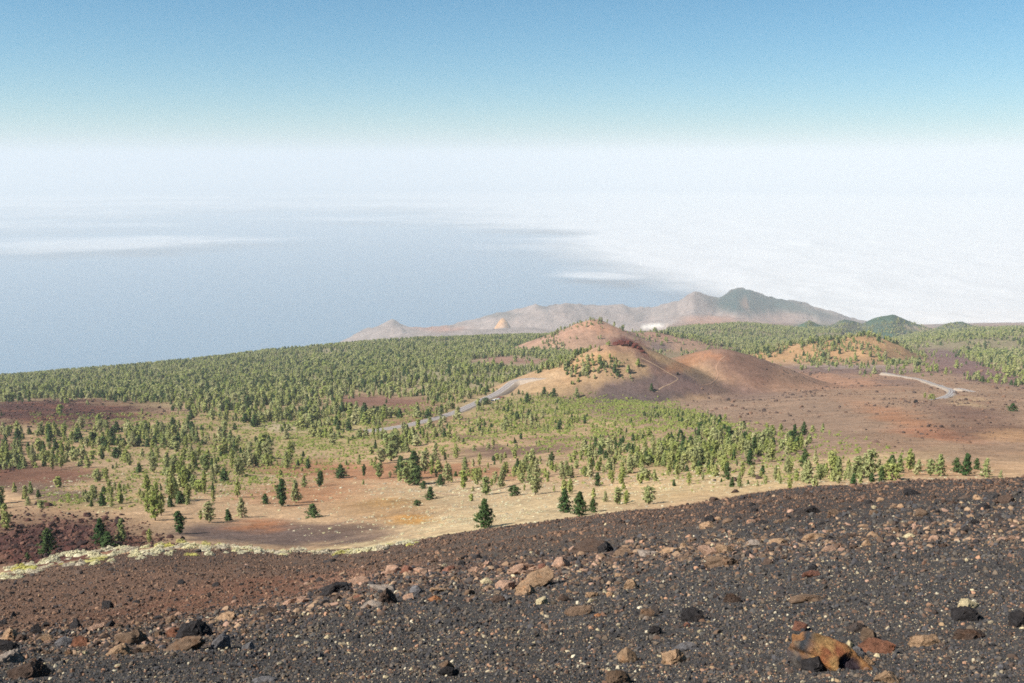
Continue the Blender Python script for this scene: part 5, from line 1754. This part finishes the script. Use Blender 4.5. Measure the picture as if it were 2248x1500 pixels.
for k in range(230):
    px_ = rs.uniform(0, 640) if k < 180 else rs.uniform(640, 920)
    base = np.interp(px_, RXP, RYP)
    spread = np.interp(px_, [0, 250, 500, 620, 760, 920], [20, 22, 12, 7, 7, 6])
    py_ = base + rs.uniform(-3, 1) * 1.0 + abs(rs.gauss(0, 0.6)) * spread * (1 if k < 180 else -0.6)
    kd = rs.choices(['straw', 'yellow', 'grey'], [6, 0.7, 2.0])[0]
    w_ = rs.uniform(9, 26)
    cn = {'straw': 'straw', 'yellow': 'yellowish', 'grey': 'grey'}[kd]
    seg = [(90, 'near the left edge of the slope'), (170, 'below the large dense dark pine'), (300, 'below the tall pointed pine and its neighbours'), (365, 'below the slim yellow green pine'),
           (440, 'below the ragged dark pine'), (640, 'bordering the grey cinder flat'), (760, 'at the low point of the rim'), (999, 'at the foot of the pale clearing')]
    where = next(t_ for x_, t_ in seg if px_ < x_)
    lb = '%s pale %s cushion shrub %s' % ('small' if w_ < 15 else 'wide' if w_ > 21 else 'middling', cn, where); gp = 'cushion shrubs along the rim'
    add_shrub(px_, py_, w_, w_ * rs.uniform(0.42, 0.6), kd, lb, gp, 100 + k)

# bright green low scrub below the cones, countless
M_GREEN = foliage_material('green_scrub', alb((164, 182, 86)), alb((196, 196, 116)))
GS_COLL = proto_collection('green_scrub_kinds', [make_shrub(780 + i, M_GREEN, 60, 1) for i in range(4)])
NG = 150000
yy = np.sqrt(RNG.uniform(240 ** 2, 1000 ** 2, NG)); xx = RNG.uniform(-0.5, 0.45, NG) * yy
zz = ground_z(xx, yy); px, py = project(xx, yy, zz)
wx = px + 30 * fbm(xx / 25, yy / 25, 3, 311); wy = py + 8 * fbm(xx / 25, yy / 25, 3, 312)
dn = np.zeros(NG)
for cx, cy, rx, ry, sl, s_ in [(1420, 898, 150, 15, 0.20, 1.0), (1540, 930, 150, 14, 0.22, 1.0), (1260, 900, 190, 28, 0.0, 0.8), (1130, 930, 120, 24, 0, 0.8), (1300, 950, 280, 34, 0, 0.45),
                               (1620, 1000, 260, 44, 0.0, 0.6), (1420, 1030, 220, 36, 0, 0.35), (210, 1095, 130, 18, 0, 0.8), (480, 1030, 240, 55, -0.1, 0.5), (1880, 1030, 120, 20, 0, 0.6), (250, 960, 300, 50, 0, 0.25), (750, 960, 260, 40, 0, 0.5), (600, 920, 400, 40, 0, 0.4)]:
    dx = wx - cx; dy = wy - cy - dx * sl
    dn = np.maximum(dn, np.clip((1.5 - np.hypot(dx / rx, dy / ry)) / 0.9, 0, 1) * s_)
dn *= 0.25 + 1.1 * np.clip(fbm(xx / 12, yy / 12, 3, 313) * 1.5 + 0.3, 0, 1)
rg = np.hypot(xx, yy); ok = (RNG.random(NG) < dn) & (rg > edge_range(np.arctan2(xx, yy)) + 14) & visible(xx, yy, zz + 1.0) & road_clear(xx, yy)
xx, yy, zz = xx[ok], yy[ok], zz[ok]; n_ = len(xx)
s_ = np.clip(RNG.lognormal(-0.55, 0.45, n_), 0.2, 1.5) * np.clip(yy / 500, 0.6, 1.3)
scatter_stuff('green_scrub', GS_COLL, 4, np.column_stack([xx, yy, zz - 0.03]), np.column_stack([np.zeros(n_), np.zeros(n_), RNG.uniform(0, 6.28, n_)]),
              np.column_stack([s_, s_, s_ * RNG.uniform(0.8, 1.5, n_)]), None, 'low bright green scrub below the cinder cones and between the pines', 'scrub')

# dry scrub on the clearing: too many and too small to count
SC_COLL = proto_collection('dry_scrub_kinds', [make_shrub(760 + i, mt, 60, 1) for i, mt in enumerate((M_STRAW, M_STRAW, M_GREYSH, M_STRAW))])
NS = 60000
yy = np.sqrt(RNG.uniform(150 ** 2, 520 ** 2, NS)); xx = RNG.uniform(-0.56, 0.56, NS) * yy
zz = ground_z(xx, yy); px, py = project(xx, yy, zz)
wx = px + 26 * fbm(xx / 14, yy / 14, 3, 301); wy = py + 9 * fbm(xx / 14, yy / 14, 3, 302)
dn = np.zeros(NS)
for cx, cy, rx, ry, sl, s_ in [(1080, 1130, 260, 40, -0.10, 0.9), (1010, 1080, 180, 26, 0, 0.7), (880, 1190, 120, 13, -0.1, 1.0), (820, 1160, 200, 36, 0, 0.18),
                               (1400, 1070, 260, 40, -0.1, 0.6), (1750, 1050, 300, 30, -0.05, 0.6), (2050, 1040, 120, 16, 0, 0.6), (400, 1060, 320, 60, 0, 0.22), (650, 1090, 200, 50, 0, 0.12),
                               (1200, 980, 300, 40, 0, 0.15)]:
    dx = wx - cx; dy = wy - cy - dx * sl
    dn = np.maximum(dn, np.clip((1.5 - np.hypot(dx / rx, dy / ry)) / 0.9, 0, 1) * s_)
dn *= 0.12 + 1.3 * np.clip(fbm(xx / 7, yy / 7, 3, 303) * 1.6 + 0.25, 0, 1)
rg = np.hypot(xx, yy); ok = (RNG.random(NS) < dn) & (rg > edge_range(np.arctan2(xx, yy)) + 3) & visible(xx, yy, zz + 0.6)
xx, yy, zz = xx[ok], yy[ok], zz[ok]; n_ = len(xx)
s_ = np.clip(RNG.lognormal(-1.15, 0.45, n_), 0.12, 0.9) * np.clip(yy / 300, 0.7, 1.3)
scatter_stuff('dry_scrub', SC_COLL, 4, np.column_stack([xx, yy, zz - 0.03]), np.column_stack([np.zeros(n_), np.zeros(n_), RNG.uniform(0, 6.28, n_)]),
              np.column_stack([s_, s_, s_ * 0.7]), None, 'low dry straw coloured scrub dotting the clearing', 'scrub')

# ------------------------------------------------------------------ parked cars beside the main road
def car_material(c):
    m, t, b = new_mat('car_paint', 0.35, 0.5); b.inputs['Base Color'].default_value = (*c, 1); b.inputs['Coat Weight'].default_value = 0.4
    geo = N(t, 'ShaderNodeNewGeometry'); n = noise_node(t, 3.0, 3, 0.6, geo.outputs['Position'])
    rgb = N(t, 'ShaderNodeRGB'); rgb.outputs[0].default_value = (*c, 1)
    t.links.new(scale_col(t, rgb.outputs[0], mapr(t, n.outputs[0], 0.3, 0.7, 0.9, 1.05)), b.inputs['Base Color'])
    return m


M_GLASS = plain_mat('car_glass', (0.02, 0.025, 0.03), 0.1)
M_TYRE = plain_mat('tyre_rubber', (0.02, 0.02, 0.02), 0.9)
M_RIM = plain_mat('wheel_rim', (0.45, 0.45, 0.46), 0.4)
M_LAMP = plain_mat('headlamp', (0.7, 0.7, 0.68), 0.2)


def loft(profile, half_w, mat, name):
    """side profile (y, z) extruded across the car with rounded shoulders"""
    P = np.array(profile, float); n = len(P); vs = []; fs = []
    for wx_, ins in ((-half_w, 0.06), (-half_w * 0.93, 0.0), (half_w * 0.93, 0.0), (half_w, 0.06)):
        c = P.mean(0)
        q_ = c + (P - c) * (1 - ins)
        vs += [(wx_, a, b_) for a, b_ in q_]
    for k in range(3):
        for i in range(n):
            j = (i + 1) % n
            fs.append((k * n + i, k * n + j, (k + 1) * n + j, (k + 1) * n + i))
    me = bpy.data.meshes.new(name)
    me.from_pydata(vs, [], fs + [tuple(range(n))[::-1], tuple(range(3 * n, 4 * n))]); me.materials.append(mat); me.update()
    return me


def wheel_mesh(r, w, mat, name):
    bm = bmesh.new(); bmesh.ops.create_cone(bm, cap_ends=True, segments=14, radius1=r, radius2=r, depth=w)
    bmesh.ops.rotate(bm, verts=bm.verts, matrix=Matrix.Rotation(math.pi / 2, 3, 'Y'))
    bmesh.ops.bevel(bm, geom=[e_ for e_ in bm.edges if len(e_.link_faces) == 2 and e_.calc_face_angle() > 1.0], offset=w * 0.15, segments=1, affect='EDGES')
    me = bpy.data.meshes.new(name); bm.to_mesh(me); bm.free(); me.materials.append(mat); return me


BODY = [(-2.05, 0.32), (-2.1, 0.62), (-1.98, 0.86), (-1.2, 0.93), (0.5, 0.95), (1.2, 0.92), (1.95, 0.76), (2.1, 0.58), (2.05, 0.32), (1.2, 0.24), (-1.2, 0.24)]
CAB = [(-1.9, 0.90), (-1.5, 1.40), (-0.9, 1.48), (0.1, 1.45), (0.75, 1.15), (1.1, 0.90)]
ROOF = [(-1.46, 1.40), (-0.9, 1.50), (0.08, 1.47), (0.12, 1.43), (-0.9, 1.45)]
TY = wheel_mesh(0.32, 0.22, M_TYRE, 'tyre'); RM = wheel_mesh(0.19, 0.235, M_RIM, 'rim')
LAMP = loft([(1.93, 0.60), (1.95, 0.74), (2.085, 0.66), (2.1, 0.58)], 0.16, M_LAMP, 'headlight')


def make_car(loc, yaw, colour, label):
    mat = car_material(colour)
    root = bpy.data.objects.new('parked_car', None); COL.link(root); root.location = loc; root.rotation_euler = (0, 0, yaw)
    tag(root, label, 'car', 'cars parked beside the main road')
    add('body', loft(BODY, 0.88, mat, 'car_body'), root)
    add('window', loft(CAB, 0.74, M_GLASS, 'car_glass'), root)
    add('roof', loft(ROOF, 0.75, mat, 'car_roof'), root)
    for sx in (-1, 1):
        add('headlight', LAMP, root, (sx * 0.62, 0.02, 0.0))
        for sy in (-1.3, 1.32):
            w_ = bpy.data.objects.new('wheel', None); COL.link(w_); w_.parent = root; w_.location = (sx * 0.80, sy, 0.32)
            add('tyre', TY, w_); add('rim', RM, w_)


F, nrm, zc = ROAD_A
lay = []
for (px_, py_, c, lb) in [(1076, 886, (0.75, 0.75, 0.74), 'white car parked nearest the dark bush by the road'), (1080, 881, (0.05, 0.06, 0.08), 'dark car parked between white cars beside the road'),
                          (1086, 879, (0.70, 0.70, 0.70), 'second white car in the row beside the road'), (1094, 877, (0.45, 0.47, 0.5), 'silver car farther along the row beside the road')]:
    p = hit(px_, py_, 560)
    k = int(np.argmin(np.hypot(F[:, 0] - p[0], F[:, 1] - p[1])))
    tdir = F[min(k + 1, len(F) - 1)] - F[k - 1]
    make_car((p[0], p[1], float(ground_z(p[0], p[1])) + 0.05), math.atan2(-tdir[0], tdir[1]) + 1.2, c, lb)

# ------------------------------------------------------------------ the air
bm = bmesh.new(); bmesh.ops.create_cube(bm, size=1.0)
me = bpy.data.meshes.new('haze'); bm.to_mesh(me); bm.free()
m = bpy.data.materials.new('haze_air'); m.use_nodes = True; t = m.node_tree; t.nodes.clear()
out = N(t, 'ShaderNodeOutputMaterial'); pv = N(t, 'ShaderNodeVolumePrincipled')
pv.inputs['Color'].default_value = HAZE_COLOR; pv.inputs['Density'].default_value = HAZE_DENSITY
pv.inputs['Anisotropy'].default_value = 0.0
t.links.new(pv.outputs[0], out.inputs['Volume'])
me.materials.append(m)
TOPZ = 480.0
hz = add('haze', me, None, (0, 0, (TOPZ + SEA_Z - 4.0) / 2), (0, 0, 0), (2 * SEA_R + 200, 2 * SEA_R + 200, TOPZ - (SEA_Z - 4.0)))
tag(hz, 'pale blue haze filling the air over land and sea', 'haze', kind='stuff')
